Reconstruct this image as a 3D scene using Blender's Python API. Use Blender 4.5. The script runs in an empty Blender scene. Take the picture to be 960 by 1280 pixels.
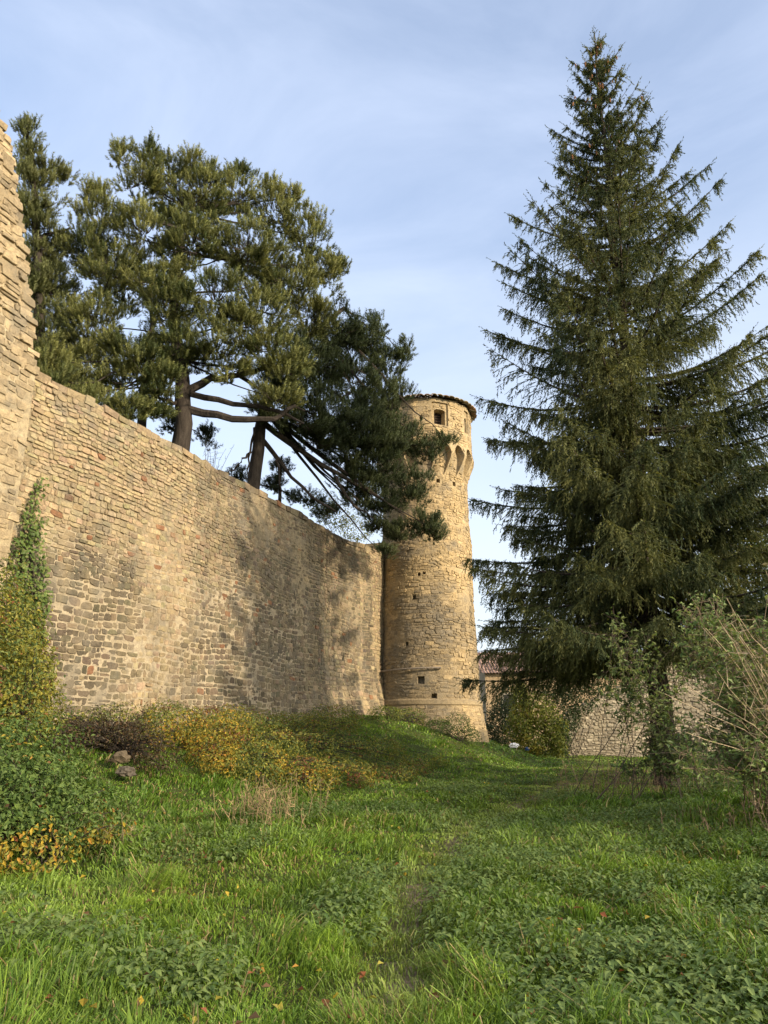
import bpy, math
import numpy as np
from mathutils import Vector

R = math.radians
scene = bpy.context.scene
COL = scene.collection
rng = np.random.default_rng(11)

# ------------------------------------------------------------------ camera, sky, sun, exposure
PITCH, EYE, FPX = R(16), 1.6, 940.0
cd = bpy.data.cameras.new('camera')
cam = bpy.data.objects.new('camera', cd); COL.objects.link(cam)
cam.location = (0, 0, EYE); cam.rotation_euler = (R(90) + PITCH, 0, 0)
cd.sensor_fit = 'VERTICAL'; cd.sensor_height = 32.0; cd.sensor_width = 24.0
cd.lens = FPX / 1280 * 32.0
cd.clip_start = 0.05; cd.clip_end = 3000
scene.camera = cam

SUN_AZ, SUN_EL = R(126), R(18)
TO_SUN = np.array([math.sin(SUN_AZ) * math.cos(SUN_EL), math.cos(SUN_AZ) * math.cos(SUN_EL), math.sin(SUN_EL)])
sl = bpy.data.lights.new('sun', 'SUN'); sl.energy = 2.35; sl.angle = R(0.9); sl.color = (1.0, 0.82, 0.58)
so = bpy.data.objects.new('sun', sl); COL.objects.link(so)
so.rotation_euler = Vector(TO_SUN).to_track_quat('Z', 'Y').to_euler()

w = bpy.data.worlds.new('World'); scene.world = w; w.use_nodes = True
nt = w.node_tree; N = nt.nodes; L = nt.links
for n in list(N): N.remove(n)
wo = N.new('ShaderNodeOutputWorld'); bg = N.new('ShaderNodeBackground')
sky = N.new('ShaderNodeTexSky'); sky.sky_type = 'NISHITA'; sky.sun_disc = False
sky.sun_elevation = SUN_EL; sky.sun_rotation = SUN_AZ
sky.altitude = 300; sky.air_density = 1.0; sky.dust_density = 4.0; sky.ozone_density = 2.0
tc = N.new('ShaderNodeTexCoord'); mp = N.new('ShaderNodeMapping')
mp.inputs['Scale'].default_value = (1.5, 1.5, 4.2); mp.inputs['Rotation'].default_value = (0.15, 0.3, 0.4)
cn = N.new('ShaderNodeTexNoise'); cn.inputs['Scale'].default_value = 1.7; cn.inputs['Detail'].default_value = 7
cn.inputs['Roughness'].default_value = 0.56; cn.inputs['Distortion'].default_value = 0.5
cr = N.new('ShaderNodeValToRGB'); cr.color_ramp.elements[0].position = 0.36; cr.color_ramp.elements[1].position = 0.80
cr.color_ramp.elements[0].color = (0.30,) * 3 + (1,); cr.color_ramp.elements[1].color = (0.72,) * 3 + (1,)
mx = N.new('ShaderNodeMixRGB'); mx.inputs['Color2'].default_value = (2.6, 2.95, 3.7, 1)
L.new(tc.outputs['Generated'], mp.inputs['Vector']); L.new(mp.outputs['Vector'], cn.inputs['Vector'])
L.new(cn.outputs['Fac'], cr.inputs['Fac']); L.new(cr.outputs['Color'], mx.inputs['Fac'])
L.new(sky.outputs['Color'], mx.inputs['Color1'])
sx3 = N.new('ShaderNodeSeparateXYZ'); L.new(tc.outputs['Generated'], sx3.inputs['Vector'])
hr3 = N.new('ShaderNodeValToRGB'); L.new(sx3.outputs['Z'], hr3.inputs['Fac'])
hr3.color_ramp.elements[0].position = 0.0; hr3.color_ramp.elements[0].color = (0.85,) * 3 + (1,)
hr3.color_ramp.elements[1].position = 0.62; hr3.color_ramp.elements[1].color = (0.0,) * 3 + (1,)
mh = N.new('ShaderNodeMixRGB'); mh.inputs['Color2'].default_value = (3.0, 3.25, 3.45, 1)
L.new(hr3.outputs['Color'], mh.inputs['Fac']); L.new(mx.outputs['Color'], mh.inputs['Color1']); 
# broad sky glow round the sun, out of view, added as soft fill
dp = N.new('ShaderNodeVectorMath'); dp.operation = 'DOT_PRODUCT'; dp.inputs[1].default_value = tuple(TO_SUN)
L.new(tc.outputs['Generated'], dp.inputs[0])
cl_ = N.new('ShaderNodeMath'); cl_.operation = 'MAXIMUM'; cl_.inputs[1].default_value = 0.0; L.new(dp.outputs['Value'], cl_.inputs[0])
pw = N.new('ShaderNodeMath'); pw.operation = 'POWER'; pw.inputs[1].default_value = 3.0; L.new(cl_.outputs[0], pw.inputs[0])
ma = N.new('ShaderNodeMixRGB'); ma.inputs['Color2'].default_value = (13.0, 11.8, 9.8, 1)
L.new(pw.outputs[0], ma.inputs['Fac']); L.new(mh.outputs['Color'], ma.inputs['Color1']); L.new(ma.outputs['Color'], bg.inputs['Color'])
bg.inputs['Strength'].default_value = 0.14
L.new(bg.outputs['Background'], wo.inputs['Surface'])
vs = scene.view_settings
vs.view_transform = 'Standard'; vs.look = 'None'; vs.exposure = 1.3; vs.gamma = 1.0; vs.use_curve_mapping = False
try:
    scene.cycles.max_bounces = 6; scene.cycles.diffuse_bounces = 3; scene.cycles.transmission_bounces = 4
    scene.cycles.transparent_max_bounces = 4
except Exception: pass

# ------------------------------------------------------------------ helpers
def at(px, py, d):
    """world point on the sight line of photo pixel (px,py) at horizontal distance d"""
    cx = (px - 480) / FPX; cy = (640 - py) / FPX
    r = np.array([cx, math.cos(PITCH) - math.sin(PITCH) * cy, math.sin(PITCH) + math.cos(PITCH) * cy])
    return r / math.hypot(r[0], r[1]) * d + np.array([0, 0, EYE])

def unit(v):
    v = np.asarray(v, float)
    return v / np.maximum(np.linalg.norm(v, axis=-1, keepdims=True), 1e-9)

def sstep(a, b, x):
    t = np.clip((np.asarray(x, float) - a) / (b - a), 0, 1); return t * t * (3 - 2 * t)

def vnoise(p, seed=0):
    """value noise, p (n,2|3) -> 0..1"""
    p = np.asarray(p, float)
    if p.shape[1] == 2: p = np.concatenate([p, np.zeros((len(p), 1))], 1)
    i = np.floor(p).astype(np.int64); f = p - i; f = f * f * (3 - 2 * f)
    def hsh(a, b, c):
        h = (a * 374761393 + b * 668265263 + c * 2147483647 + seed * 974711) & 0xffffffff
        h = ((h ^ (h >> 13)) * 1274126177) & 0xffffffff
        h = ((h ^ (h >> 16)) * 2246822519) & 0xffffffff
        return ((h ^ (h >> 15)) & 0xffff) / 65535.0
    out = 0
    for dx in (0, 1):
        for dy in (0, 1):
            for dz in (0, 1):
                wgt = (f[:, 0] if dx else 1 - f[:, 0]) * (f[:, 1] if dy else 1 - f[:, 1]) * (f[:, 2] if dz else 1 - f[:, 2])
                out = out + wgt * hsh(i[:, 0] + dx, i[:, 1] + dy, i[:, 2] + dz)
    return out

def fbm(p, seed=0, oct=3):
    p = np.asarray(p, float); s = 0; a = 0.5; tot = 0
    for o in range(oct):
        s = s + a * vnoise(p * 2 ** o + o * 7.3, seed + o); tot += a; a *= 0.5
    return s / tot

def build(name, verts, polys, mat, parent=None, fcol=None, smooth=False):
    """polys: list of (m,k) index arrays; fcol: list of (m,3) per-face colours"""
    verts = np.asarray(verts, np.float64)
    if parent is not None: verts = verts - np.array(parent.location)
    me = bpy.data.meshes.new(name)
    me.vertices.add(len(verts)); me.vertices.foreach_set('co', verts.astype(np.float32).ravel())
    polys = [np.asarray(p, np.int32) for p in polys if len(p)]
    loops = np.concatenate([p.ravel() for p in polys])
    tot = np.concatenate([np.full(len(p), p.shape[1], np.int32) for p in polys])
    start = np.concatenate([[0], np.cumsum(tot)[:-1]]).astype(np.int32)
    me.loops.add(len(loops)); me.loops.foreach_set('vertex_index', loops)
    me.polygons.add(len(tot)); me.polygons.foreach_set('loop_start', start)
    me.polygons.foreach_set('use_smooth', np.full(len(tot), smooth, bool))
    if fcol is not None:
        c = np.concatenate([np.asarray(x, np.float32) for x in fcol if len(x)])
        c = np.concatenate([np.clip(c, 0, 1), np.ones((len(c), 1), np.float32)], 1).astype(np.float32)
        a = me.attributes.new('Col', 'FLOAT_COLOR', 'FACE'); a.data.foreach_set('color', c.ravel())
    me.update(calc_edges=True); me.validate()
    if mat is not None: me.materials.append(mat)
    o = bpy.data.objects.new(name, me); COL.objects.link(o)
    if parent is not None: o.parent = parent
    return o

class MB:
    """collects pieces into one mesh with per-face colour"""
    def __init__(s): s.v = []; s.p = {}; s.n = 0
    def add(s, v, f, c=(0.5, 0.5, 0.5)):
        v = np.asarray(v, float); f = np.asarray(f, np.int64)
        c = np.asarray(c, float)
        if c.ndim == 1: c = np.tile(c, (len(f), 1))
        s.v.append(v); s.p.setdefault(f.shape[1], []).append((f + s.n, c)); s.n += len(v)
    def box(s, lo, hi, c=(0.5, 0.5, 0.5), bend=None):
        lo = np.array(lo, float); hi = np.array(hi, float)
        v = np.array([[x, y, z] for x in (lo[0], hi[0]) for y in (lo[1], hi[1]) for z in (lo[2], hi[2])])
        if bend is not None: v = bend(v)
        s.add(v, [[0, 1, 3, 2], [4, 6, 7, 5], [0, 4, 5, 1], [2, 3, 7, 6], [0, 2, 6, 4], [1, 5, 7, 3]], c)
    def tube(s, pts, rad, c=(0.3, 0.2, 0.1), n=6, rough=0.0):
        pts = np.asarray(pts, float); m = len(pts)
        rad = np.broadcast_to(np.asarray(rad, float), (m,))
        t = unit(np.gradient(pts, axis=0))
        ref = np.where(np.abs(t[:, 2:3]) > 0.9, [[1.0, 0, 0]], [[0, 0, 1.0]])
        a = unit(np.cross(t, ref)); b = np.cross(t, a)
        ang = np.linspace(0, 2 * np.pi, n, endpoint=False)
        rr = rad[:, None] * (1 + rough * rng.normal(size=(m, n)))
        v = pts[:, None] + rr[..., None] * (np.cos(ang)[None, :, None] * a[:, None] + np.sin(ang)[None, :, None] * b[:, None])
        i = np.arange(m - 1)[:, None] * n; k = np.arange(n)[None]; k2 = (k + 1) % n
        f = np.stack([i + k, i + k2, i + n + k2, i + n + k], -1).reshape(-1, 4)
        s.add(v.reshape(-1, 3), f, c)
        s.add(v[-1], [list(range(n))] if n in (3, 4) else [[0, j, j + 1] for j in range(1, n - 1)], c)
    def done(s, name, mat, parent=None, smooth=False):
        fs = [np.concatenate([x[0] for x in s.p[k]]) for k in s.p]; cs = [np.concatenate([x[1] for x in s.p[k]]) for k in s.p]
        return build(name, np.concatenate(s.v), fs, mat, parent, cs, smooth)

def tag(o, label=None, cat=None, group=None, kind=None):
    if label: o['label'] = label
    if cat: o['category'] = cat
    if group: o['group'] = group
    if kind: o['kind'] = kind
    return o

def empty(name, loc, label, cat, group=None):
    o = bpy.data.objects.new(name, None); COL.objects.link(o); o.location = tuple(float(x) for x in loc)
    o.empty_display_size = 0.3
    bpy.context.view_layer.update()
    return tag(o, label, cat, group)

# ------------------------------------------------------------------ materials
def base_mat(name, rough=0.9, spec=0.2):
    m = bpy.data.materials.new(name); m.use_nodes = True
    b = m.node_tree.nodes['Principled BSDF']; b.inputs['Roughness'].default_value = rough
    b.inputs['Specular IOR Level'].default_value = spec
    return m, m.node_tree.nodes, m.node_tree.links, b

def nnoise(Nn, Ll, co, scale, detail=5, rough=0.6, stretch=None):
    t = Nn.new('ShaderNodeTexNoise'); t.inputs['Scale'].default_value = scale
    t.inputs['Detail'].default_value = detail; t.inputs['Roughness'].default_value = rough
    if stretch:
        mpn = Nn.new('ShaderNodeMapping'); mpn.inputs['Scale'].default_value = stretch
        Ll.new(co, mpn.inputs['Vector']); co = mpn.outputs['Vector']
    Ll.new(co, t.inputs['Vector']); return t.outputs['Fac']

def ramp(Nn, Ll, fac, stops):
    r = Nn.new('ShaderNodeValToRGB'); e = r.color_ramp.elements
    while len(e) < len(stops): e.new(0.5)
    for k, (p, c) in enumerate(stops):
        e[k].position = p; e[k].color = (*c, 1) if len(c) == 3 else c
    Ll.new(fac, r.inputs['Fac']); return r.outputs['Color']

def mix(Nn, Ll, mode, fac, a, b):
    m = Nn.new('ShaderNodeMixRGB'); m.blend_type = mode
    for s, val in (('Fac', fac), ('Color1', a), ('Color2', b)):
        if isinstance(val, (int, float)): m.inputs[s].default_value = val
        elif isinstance(val, tuple): m.inputs[s].default_value = (*val, 1)
        else: Ll.new(val, m.inputs[s])
    return m.outputs['Color']

def stone_mat(name, lichen=0.5, bump=0.03, streak=0.35):
    m, Nn, Ll, b = base_mat(name, 0.92, 0.15)
    at_ = Nn.new('ShaderNodeAttribute'); at_.attribute_name = 'Col'
    co = Nn.new('ShaderNodeTexCoord').outputs['Object']
    n1 = nnoise(Nn, Ll, co, 9, 6, 0.65); n2 = nnoise(Nn, Ll, co, 55, 4, 0.7)
    n3 = nnoise(Nn, Ll, co, 1.1, 6, 0.62); n4 = nnoise(Nn, Ll, co, 1.6, 5, 0.6, (1, 1, 0.22))
    c = mix(Nn, Ll, 'MULTIPLY', 1.0, at_.outputs['Color'], ramp(Nn, Ll, n1, [(0.25, (0.62, 0.6, 0.58)), (0.5, (1, 1, 1)), (0.75, (1.32, 1.28, 1.2))]))
    c = mix(Nn, Ll, 'MULTIPLY', 0.8, c, ramp(Nn, Ll, n2, [(0.28, (0.5, 0.5, 0.5)), (0.5, (1, 1, 1)), (0.78, (1.4, 1.38, 1.3))]))
    li = ramp(Nn, Ll, n3, [(0.5, (0, 0, 0)), (0.66, (lichen,) * 3)])
    c = mix(Nn, Ll, 'MIX', li, c, (0.17, 0.155, 0.125))
    st = ramp(Nn, Ll, n4, [(0.5, (0, 0, 0)), (0.72, (streak,) * 3)])
    c = mix(Nn, Ll, 'MIX', st, c, (0.44, 0.34, 0.19))
    wh = ramp(Nn, Ll, nnoise(Nn, Ll, co, 23, 5, 0.7), [(0.62, (0, 0, 0)), (0.72, (0.55,) * 3)])
    c = mix(Nn, Ll, 'MIX', wh, c, (0.5, 0.46, 0.37))
    Ll.new(c, b.inputs['Base Color'])
    bp = Nn.new('ShaderNodeBump'); bp.inputs['Strength'].default_value = 0.9; bp.inputs['Distance'].default_value = bump
    s = mix(Nn, Ll, 'ADD', 0.7, n1, n2); Ll.new(s, bp.inputs['Height']); Ll.new(bp.outputs['Normal'], b.inputs['Normal'])
    return m

def leaf_mat(name, trans=0.3, rough=0.55, tint=(1.25, 1.2, 0.55), spec=0.3):
    m, Nn, Ll, b = base_mat(name, rough, spec)
    at_ = Nn.new('ShaderNodeAttribute'); at_.attribute_name = 'Col'
    Ll.new(at_.outputs['Color'], b.inputs['Base Color'])
    tr = Nn.new('ShaderNodeBsdfTranslucent'); c = mix(Nn, Ll, 'MULTIPLY', 1.0, at_.outputs['Color'], tint)
    Ll.new(c, tr.inputs['Color'])
    ms = Nn.new('ShaderNodeMixShader'); ms.inputs['Fac'].default_value = trans
    Ll.new(b.outputs['BSDF'], ms.inputs[1]); Ll.new(tr.outputs['BSDF'], ms.inputs[2])
    Ll.new(ms.outputs['Shader'], Nn['Material Output'].inputs['Surface'])
    return m

def bark_mat(name, dark=(0.05, 0.038, 0.03), light=(0.17, 0.13, 0.10)):
    m, Nn, Ll, b = base_mat(name, 0.95, 0.1)
    co = Nn.new('ShaderNodeTexCoord').outputs['Object']
    n1 = nnoise(Nn, Ll, co, 7, 6, 0.7, (1, 1, 0.25)); n2 = nnoise(Nn, Ll, co, 30, 4, 0.6)
    c = ramp(Nn, Ll, n1, [(0.3, dark), (0.7, light)])
    c = mix(Nn, Ll, 'MULTIPLY', 0.6, c, ramp(Nn, Ll, n2, [(0.3, (0.6, 0.6, 0.6)), (0.7, (1.3, 1.3, 1.3))]))
    Ll.new(c, b.inputs['Base Color'])
    bp = Nn.new('ShaderNodeBump'); bp.inputs['Strength'].default_value = 1.0; bp.inputs['Distance'].default_value = 0.05
    Ll.new(n1, bp.inputs['Height']); Ll.new(bp.outputs['Normal'], b.inputs['Normal'])
    return m

def plain_mat(name, rough=0.85, var=0.3, scale=12):
    m, Nn, Ll, b = base_mat(name, rough, 0.25)
    at_ = Nn.new('ShaderNodeAttribute'); at_.attribute_name = 'Col'
    co = Nn.new('ShaderNodeTexCoord').outputs['Object']
    n = nnoise(Nn, Ll, co, scale, 6, 0.65)
    c = mix(Nn, Ll, 'MULTIPLY', 1.0, at_.outputs['Color'], ramp(Nn, Ll, n, [(0.3, (1 - var,) * 3), (0.7, (1 + var,) * 3)]))
    Ll.new(c, b.inputs['Base Color'])
    bp = Nn.new('ShaderNodeBump'); bp.inputs['Strength'].default_value = 0.6; bp.inputs['Distance'].default_value = 0.02
    Ll.new(n, bp.inputs['Height']); Ll.new(bp.outputs['Normal'], b.inputs['Normal'])
    return m

M_WALL = stone_mat('rubble_stone', 0.6, 0.035, 0.3)
M_TOWER = stone_mat('tower_stone', 0.65, 0.04, 0.3)
M_FAR = stone_mat('pale_stone', 0.2, 0.03, 0.2)
M_LEAF = leaf_mat('leaf', 0.32)
M_NEEDLE = leaf_mat('needle', 0.28, 0.6, (1.2, 1.15, 0.6), 0.2)
M_GRASS = leaf_mat('grass_blade', 0.28, 0.5, (1.2, 1.2, 0.5), 0.3)
M_BARK = bark_mat('pine_bark', (0.020, 0.017, 0.015), (0.074, 0.062, 0.052))
M_BARK2 = bark_mat('spruce_bark', (0.03, 0.024, 0.02), (0.10, 0.08, 0.065))
M_PLAIN = plain_mat('weathered')

# ------------------------------------------------------------------ wall axis and ground shape
WA = np.array([-8.6, 16.7]); WANG = R(21.5)
WD = np.array([math.sin(WANG), math.cos(WANG)]); WN = np.array([WD[1], -WD[0]])
TWR = np.array([2.2, 38.1])

PATH = np.array([[0.0, 0.0], [0.02, 5.0], [0.15, 6.5], [0.3, 9.0], [1.4, 13.5], [3.9, 19.5], [6.2, 24.5], [8.5, 31], [10, 40]])
def path_dist(x, y):
    xs = np.interp(y, PATH[:, 1], PATH[:, 0]); return np.abs(x - xs)

def ground_h(x, y):
    x = np.asarray(x, float); y = np.asarray(y, float)
    dx = x - WA[0]; dy = y - WA[1]
    t = dx * WD[0] + dy * WD[1]; s = dx * WN[0] + dy * WN[1]
    crest = np.interp(t, [-12, 0, 9, 15, 20, 24, 27, 36], [1.2, 1.25, 1.5, 1.8, 2.1, 2.35, 2.0, 0.0])
    W = np.interp(t, [-12, 0, 12, 20, 27], [4.5, 5.4, 7.4, 8.9, 8.4])
    b = crest * sstep(0, 1, 1 - np.clip(s, 0, 99) / W)
    p = np.stack([x.ravel(), y.ravel()], 1)
    n = ((fbm(p * 0.35, 3) - 0.5) * 0.35 + (fbm(p * 1.4, 5) - 0.5) * 0.12).reshape(x.shape)
    fade = 1 - sstep(60, 120, np.hypot(x, y))
    h = b + n * fade
    h = h + 0.42 * sstep(2.5, 9.0, x) * (1 - sstep(16, 22, y)) * sstep(5, 9, y)
    h = h - 0.01 * np.exp(-(path_dist(x, y) / 0.35) ** 2) * (y < 40)
    return h * fade

# ground sheet
g = np.linspace(-1, 1, 361); q = np.sinh(g * 5.2) / math.sinh(5.2) * 700
gx, gy = np.meshgrid(q + 0.0, q + 14.0, indexing='ij')
gz = ground_h(gx, gy)
n_ = 361; i_, j_ = np.meshgrid(np.arange(n_ - 1), np.arange(n_ - 1), indexing='ij')
a_ = i_ * n_ + j_
gf = np.stack([a_, a_ + n_, a_ + n_ + 1, a_ + 1], -1).reshape(-1, 4)
m, Nn, Ll, b = base_mat('ground_soil', 1.0, 0.05)
co = Nn.new('ShaderNodeTexCoord').outputs['Object']
at_ = Nn.new('ShaderNodeAttribute'); at_.attribute_name = 'Col'
c = ramp(Nn, Ll, nnoise(Nn, Ll, co, 1.3, 7, 0.65), [(0.3, (0.035, 0.05, 0.016)), (0.55, (0.055, 0.07, 0.022)), (0.75, (0.085, 0.075, 0.035))])
c = mix(Nn, Ll, 'MIX', at_.outputs['Color'], c, ramp(Nn, Ll, nnoise(Nn, Ll, co, 18, 6, 0.7), [(0.3, (0.12, 0.09, 0.06)), (0.7, (0.27, 0.21, 0.145))]))
Ll.new(c, b.inputs['Base Color'])
bp = Nn.new('ShaderNodeBump'); bp.inputs['Distance'].default_value = 0.05
Ll.new(nnoise(Nn, Ll, co, 14, 8, 0.7), bp.inputs['Height']); Ll.new(bp.outputs['Normal'], b.inputs['Normal'])
cx_ = gx.reshape(n_, n_)[:-1, :-1].ravel(); cy_ = gy.reshape(n_, n_)[:-1, :-1].ravel()
soil = np.exp(-(path_dist(cx_, cy_) / 0.28) ** 2) * (cy_ < 40) * (cy_ > -5) * sstep(0.4, 0.6, vnoise(np.stack([cx_, cy_ * 0.9], 1) * 1.2, 9) + 0.2)
soil = soil * np.where(cy_ > 9, 0.55, 0.9) + 0.8 * np.exp(-((cx_ - 5.6) / 1.3) ** 2 - ((cy_ - 22.3) / 0.8) ** 2)
tag(build('ground', np.stack([gx, gy, gz], -1).reshape(-1, 3), [gf], m, None, [np.repeat(soil[:, None], 3, 1)], True), kind='structure')

# raised terrace behind the wall (the garden the pines stand in)
mb = MB()
def wpt(t, s, z): return np.array([WA[0] + WD[0] * t + WN[0] * s, WA[1] + WD[1] * t + WN[1] * s, z])
tt = np.linspace(-9, 21, 31); ss = np.array([-0.9, -3, -6, -10, -16, -24, -34.0])
vv = np.array([[wpt(t, s, 9.3 + 0.35 * (vnoise(np.array([[t * 0.4, s * 0.4]]))[0] - 0.5) + 0.02 * abs(s)) for s in ss] for t in tt])
nn = len(ss); ii, jj = np.meshgrid(np.arange(len(tt) - 1), np.arange(nn - 1), indexing='ij'); aa = ii * nn + jj
mb.add(vv.reshape(-1, 3), np.stack([aa, aa + 1, aa + nn + 1, aa + nn], -1).reshape(-1, 4), (0, 0, 0))
for edge in (vv[0], vv[-1], vv[:, -1], vv[:, 0]):
    lo = edge.copy(); lo[:, 2] = -0.5; k = np.arange(len(edge) - 1); e = len(edge)
    mb.add(np.concatenate([edge, lo]), np.stack([k, k + 1, k + 1 + e, k + e], -1), (0.4, 0.4, 0.4))
tag(mb.done('terrace', m), kind='structure')

# ------------------------------------------------------------------ stonework
def stones(mb, surf, u0, u1, v0, v1, hr, wr, prot, colour, keep, warp=0.12, gap=0.02, seed=1):
    """irregular coursed rubble: every stone a raised cushion on the surface surf(u,v,off)"""
    rg = np.random.default_rng(seed)
    U, V, A_, B_ = [], [], [], []
    v = v0
    while v < v1:
        h = rg.uniform(*hr); u = u0 - rg.uniform(0, wr[1])
        while u < u1:
            wd = rg.uniform(*wr) * (1 if rg.random() > 0.25 else 0.55)
            if rg.random() < 0.16 and h > 0.18:
                k = rg.uniform(0.4, 0.6)
                U += [u + wd / 2] * 2; V += [v + h * k / 2, v + h * (1 + k) / 2]; A_ += [wd / 2] * 2; B_ += [h * k / 2, h * (1 - k) / 2]
            else:
                U.append(u + wd / 2); V.append(v + h / 2); A_.append(wd / 2); B_.append(h / 2)
            u += wd
        v += h
    U, V, A_, B_ = map(np.array, (U, V, A_, B_))
    n = len(U); na = 12
    ang = np.linspace(0, 2 * np.pi, na, endpoint=False) + 0.26
    ca, sa = np.cos(ang), np.sin(ang); e = 7.0
    rr = (np.abs(ca) ** e + np.abs(sa) ** e) ** (-1 / e)
    X = ca * rr; Y = sa * rr
    g_ = gap * rg.uniform(0.5, 1.5, n)
    sx = np.maximum(A_ - g_ * 0.5, 0.03)[:, None]; sy = np.maximum(B_ - g_ * 0.5, 0.025)[:, None]
    jit = 1 + rg.normal(0, 0.06, (n, na))
    skx = rg.normal(0, 0.13, (n, 1)); sky_ = rg.normal(0, 0.12, (n, 1))
    px = sx * (X * jit + skx * X * Y); py = sy * (Y * jit + sky_ * X)
    pt = np.stack([U, V], 1)
    wv = (fbm(pt * 0.45, seed + 20) - 0.5) * 2 * warp * 2.2 + (fbm(pt * 1.5, seed + 25) - 0.5) * warp
    V = V + wv
    kp = keep(U, V, A_, B_)
    h = prot(U, V) * rg.uniform(0.5, 1.5, n) + rg.normal(0, 0.006, n)
    tl = rg.normal(0, 0.035, (n, 2))
    C = colour(U, V, rg)
    U, V, px, py, h, tl, C = U[kp], V[kp], px[kp], py[kp], h[kp], tl[kp], C[kp]
    n = len(U)
    rings = []
    for sc, dz in ((1.0, -0.04), (0.985, 0.7), (0.89, 1.0)):
        off = (h[:, None] * dz if dz > 0 else np.full((n, na), dz) + 0 * h[:, None]) + (0 if dz < 0 else 1) * (tl[:, :1] * px + tl[:, 1:] * py)
        rings.append((U[:, None] + px * sc, V[:, None] + py * sc, off + (0 if dz < 0 else 1) * rg.normal(0, 0.003, (n, na))))
    Uu = np.concatenate([r[0] for r in rings] + [U[:, None]], 1); Vv = np.concatenate([r[1] for r in rings] + [V[:, None]], 1)
    Of = np.concatenate([r[2] for r in rings] + [h[:, None] * 1.08 + rg.normal(0, 0.004, (n, 1))], 1)
    P = surf(Uu.ravel(), Vv.ravel(), Of.ravel())
    nv = na * 3 + 1
    k = np.arange(na); k2 = (k + 1) % na
    q = np.concatenate([np.stack([k, k2, k2 + na, k + na], -1), np.stack([k + na, k2 + na, k2 + 2 * na, k + 2 * na], -1)])
    t = np.stack([k + 2 * na, k2 + 2 * na, np.full(na, 3 * na)], -1)
    base = (np.arange(n) * nv)[:, None, None]
    Fq = (base + q[None]).reshape(-1, 4); Ft = (base + t[None]).reshape(-1, 3)
    o = mb.n; mb.v.append(P); mb.n += len(P)
    mb.p.setdefault(4, []).append((Fq + o, np.repeat(C, len(q), 0))); mb.p.setdefault(3, []).append((Ft + o, np.repeat(C, len(t), 0)))

def sheet(mb, surf, us, vs_, off, colour, keep=None):
    uu, vv = np.meshgrid(us, vs_, indexing='ij'); P = surf(uu.ravel(), vv.ravel(), off(uu.ravel(), vv.ravel()))
    n = len(vs_); ii, jj = np.meshgrid(np.arange(len(us) - 1), np.arange(n - 1), indexing='ij'); a = (ii * n + jj).ravel()
    f = np.stack([a, a + n, a + n + 1, a + 1], -1)
    cu = (uu[:-1, :-1] + uu[1:, 1:]).ravel() / 2; cv = (vv[:-1, :-1] + vv[1:, 1:]).ravel() / 2
    c = colour(cu, cv)
    if keep is not None:
        k = keep(cu, cv); f = f[k]; c = c[k]
    mb.add(P, f, c)

def lerp(a, b, t): return a[None] * (1 - t[:, None]) + b[None] * t[:, None]
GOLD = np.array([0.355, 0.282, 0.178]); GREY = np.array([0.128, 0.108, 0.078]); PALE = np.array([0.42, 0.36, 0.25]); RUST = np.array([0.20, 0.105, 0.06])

# --- long wall
WT = 10.1
def w_bulge(u, v):
    p = np.stack([u, v], 1)
    bl = (fbm(p * np.array([0.22, 0.18]), 31) - 0.5) * 0.34 + (fbm(p * np.array([1.1, 0.35]), 33) - 0.5) * 0.10
    fl = 0.85 * sstep(12, 19, u) * sstep(4.2, 1.2, v) ** 1.5 if False else 0.8 * sstep(12, 19, u) * np.clip((4.0 - v) / 3.0, 0, 1.2) ** 1.6
    rib = 0.11 * sstep(10, 17, u) * (fbm(p * np.array([1.5, 0.22]), 37, 3) - 0.5) * 2
    return bl * (1 - 0.3 * sstep(20, 23, u)) + fl + rib + 0.45 * sstep(18, 22.5, u)
def w_surf(u, v, off):
    o = off + w_bulge(u, v)
    return np.stack([WA[0] + WD[0] * u + WN[0] * o, WA[1] + WD[1] * u + WN[1] * o, v], 1)
def w_gold_dapple(u, v):  # weathered gold and grey, with dappled sun put into the stone colour
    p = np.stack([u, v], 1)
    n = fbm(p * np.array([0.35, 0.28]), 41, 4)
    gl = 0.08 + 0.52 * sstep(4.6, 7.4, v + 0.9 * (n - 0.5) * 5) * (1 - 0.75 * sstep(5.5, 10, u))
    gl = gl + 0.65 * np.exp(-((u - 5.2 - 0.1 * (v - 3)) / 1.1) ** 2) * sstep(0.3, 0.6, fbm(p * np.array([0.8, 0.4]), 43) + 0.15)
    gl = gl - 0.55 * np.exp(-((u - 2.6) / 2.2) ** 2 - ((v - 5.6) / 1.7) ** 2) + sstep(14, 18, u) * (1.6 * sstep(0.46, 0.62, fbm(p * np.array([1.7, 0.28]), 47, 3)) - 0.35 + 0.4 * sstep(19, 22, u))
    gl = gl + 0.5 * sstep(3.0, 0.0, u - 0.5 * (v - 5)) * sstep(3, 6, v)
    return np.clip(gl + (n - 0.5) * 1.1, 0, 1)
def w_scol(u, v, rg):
    gl = np.clip(w_gold_dapple(u, v) + rg.normal(0, 0.16, len(u)), 0, 1)
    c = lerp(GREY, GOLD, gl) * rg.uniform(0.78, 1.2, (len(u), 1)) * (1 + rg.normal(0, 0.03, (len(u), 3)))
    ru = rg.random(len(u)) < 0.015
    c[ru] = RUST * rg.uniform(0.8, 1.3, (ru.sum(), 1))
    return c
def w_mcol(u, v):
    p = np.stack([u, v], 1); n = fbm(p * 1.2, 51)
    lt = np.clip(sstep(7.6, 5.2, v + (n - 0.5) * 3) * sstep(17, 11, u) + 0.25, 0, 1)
    return lerp(np.array([0.22, 0.18, 0.115]), np.array([0.37, 0.315, 0.225]), lt) * (0.8 + 0.4 * n[:, None])
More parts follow.
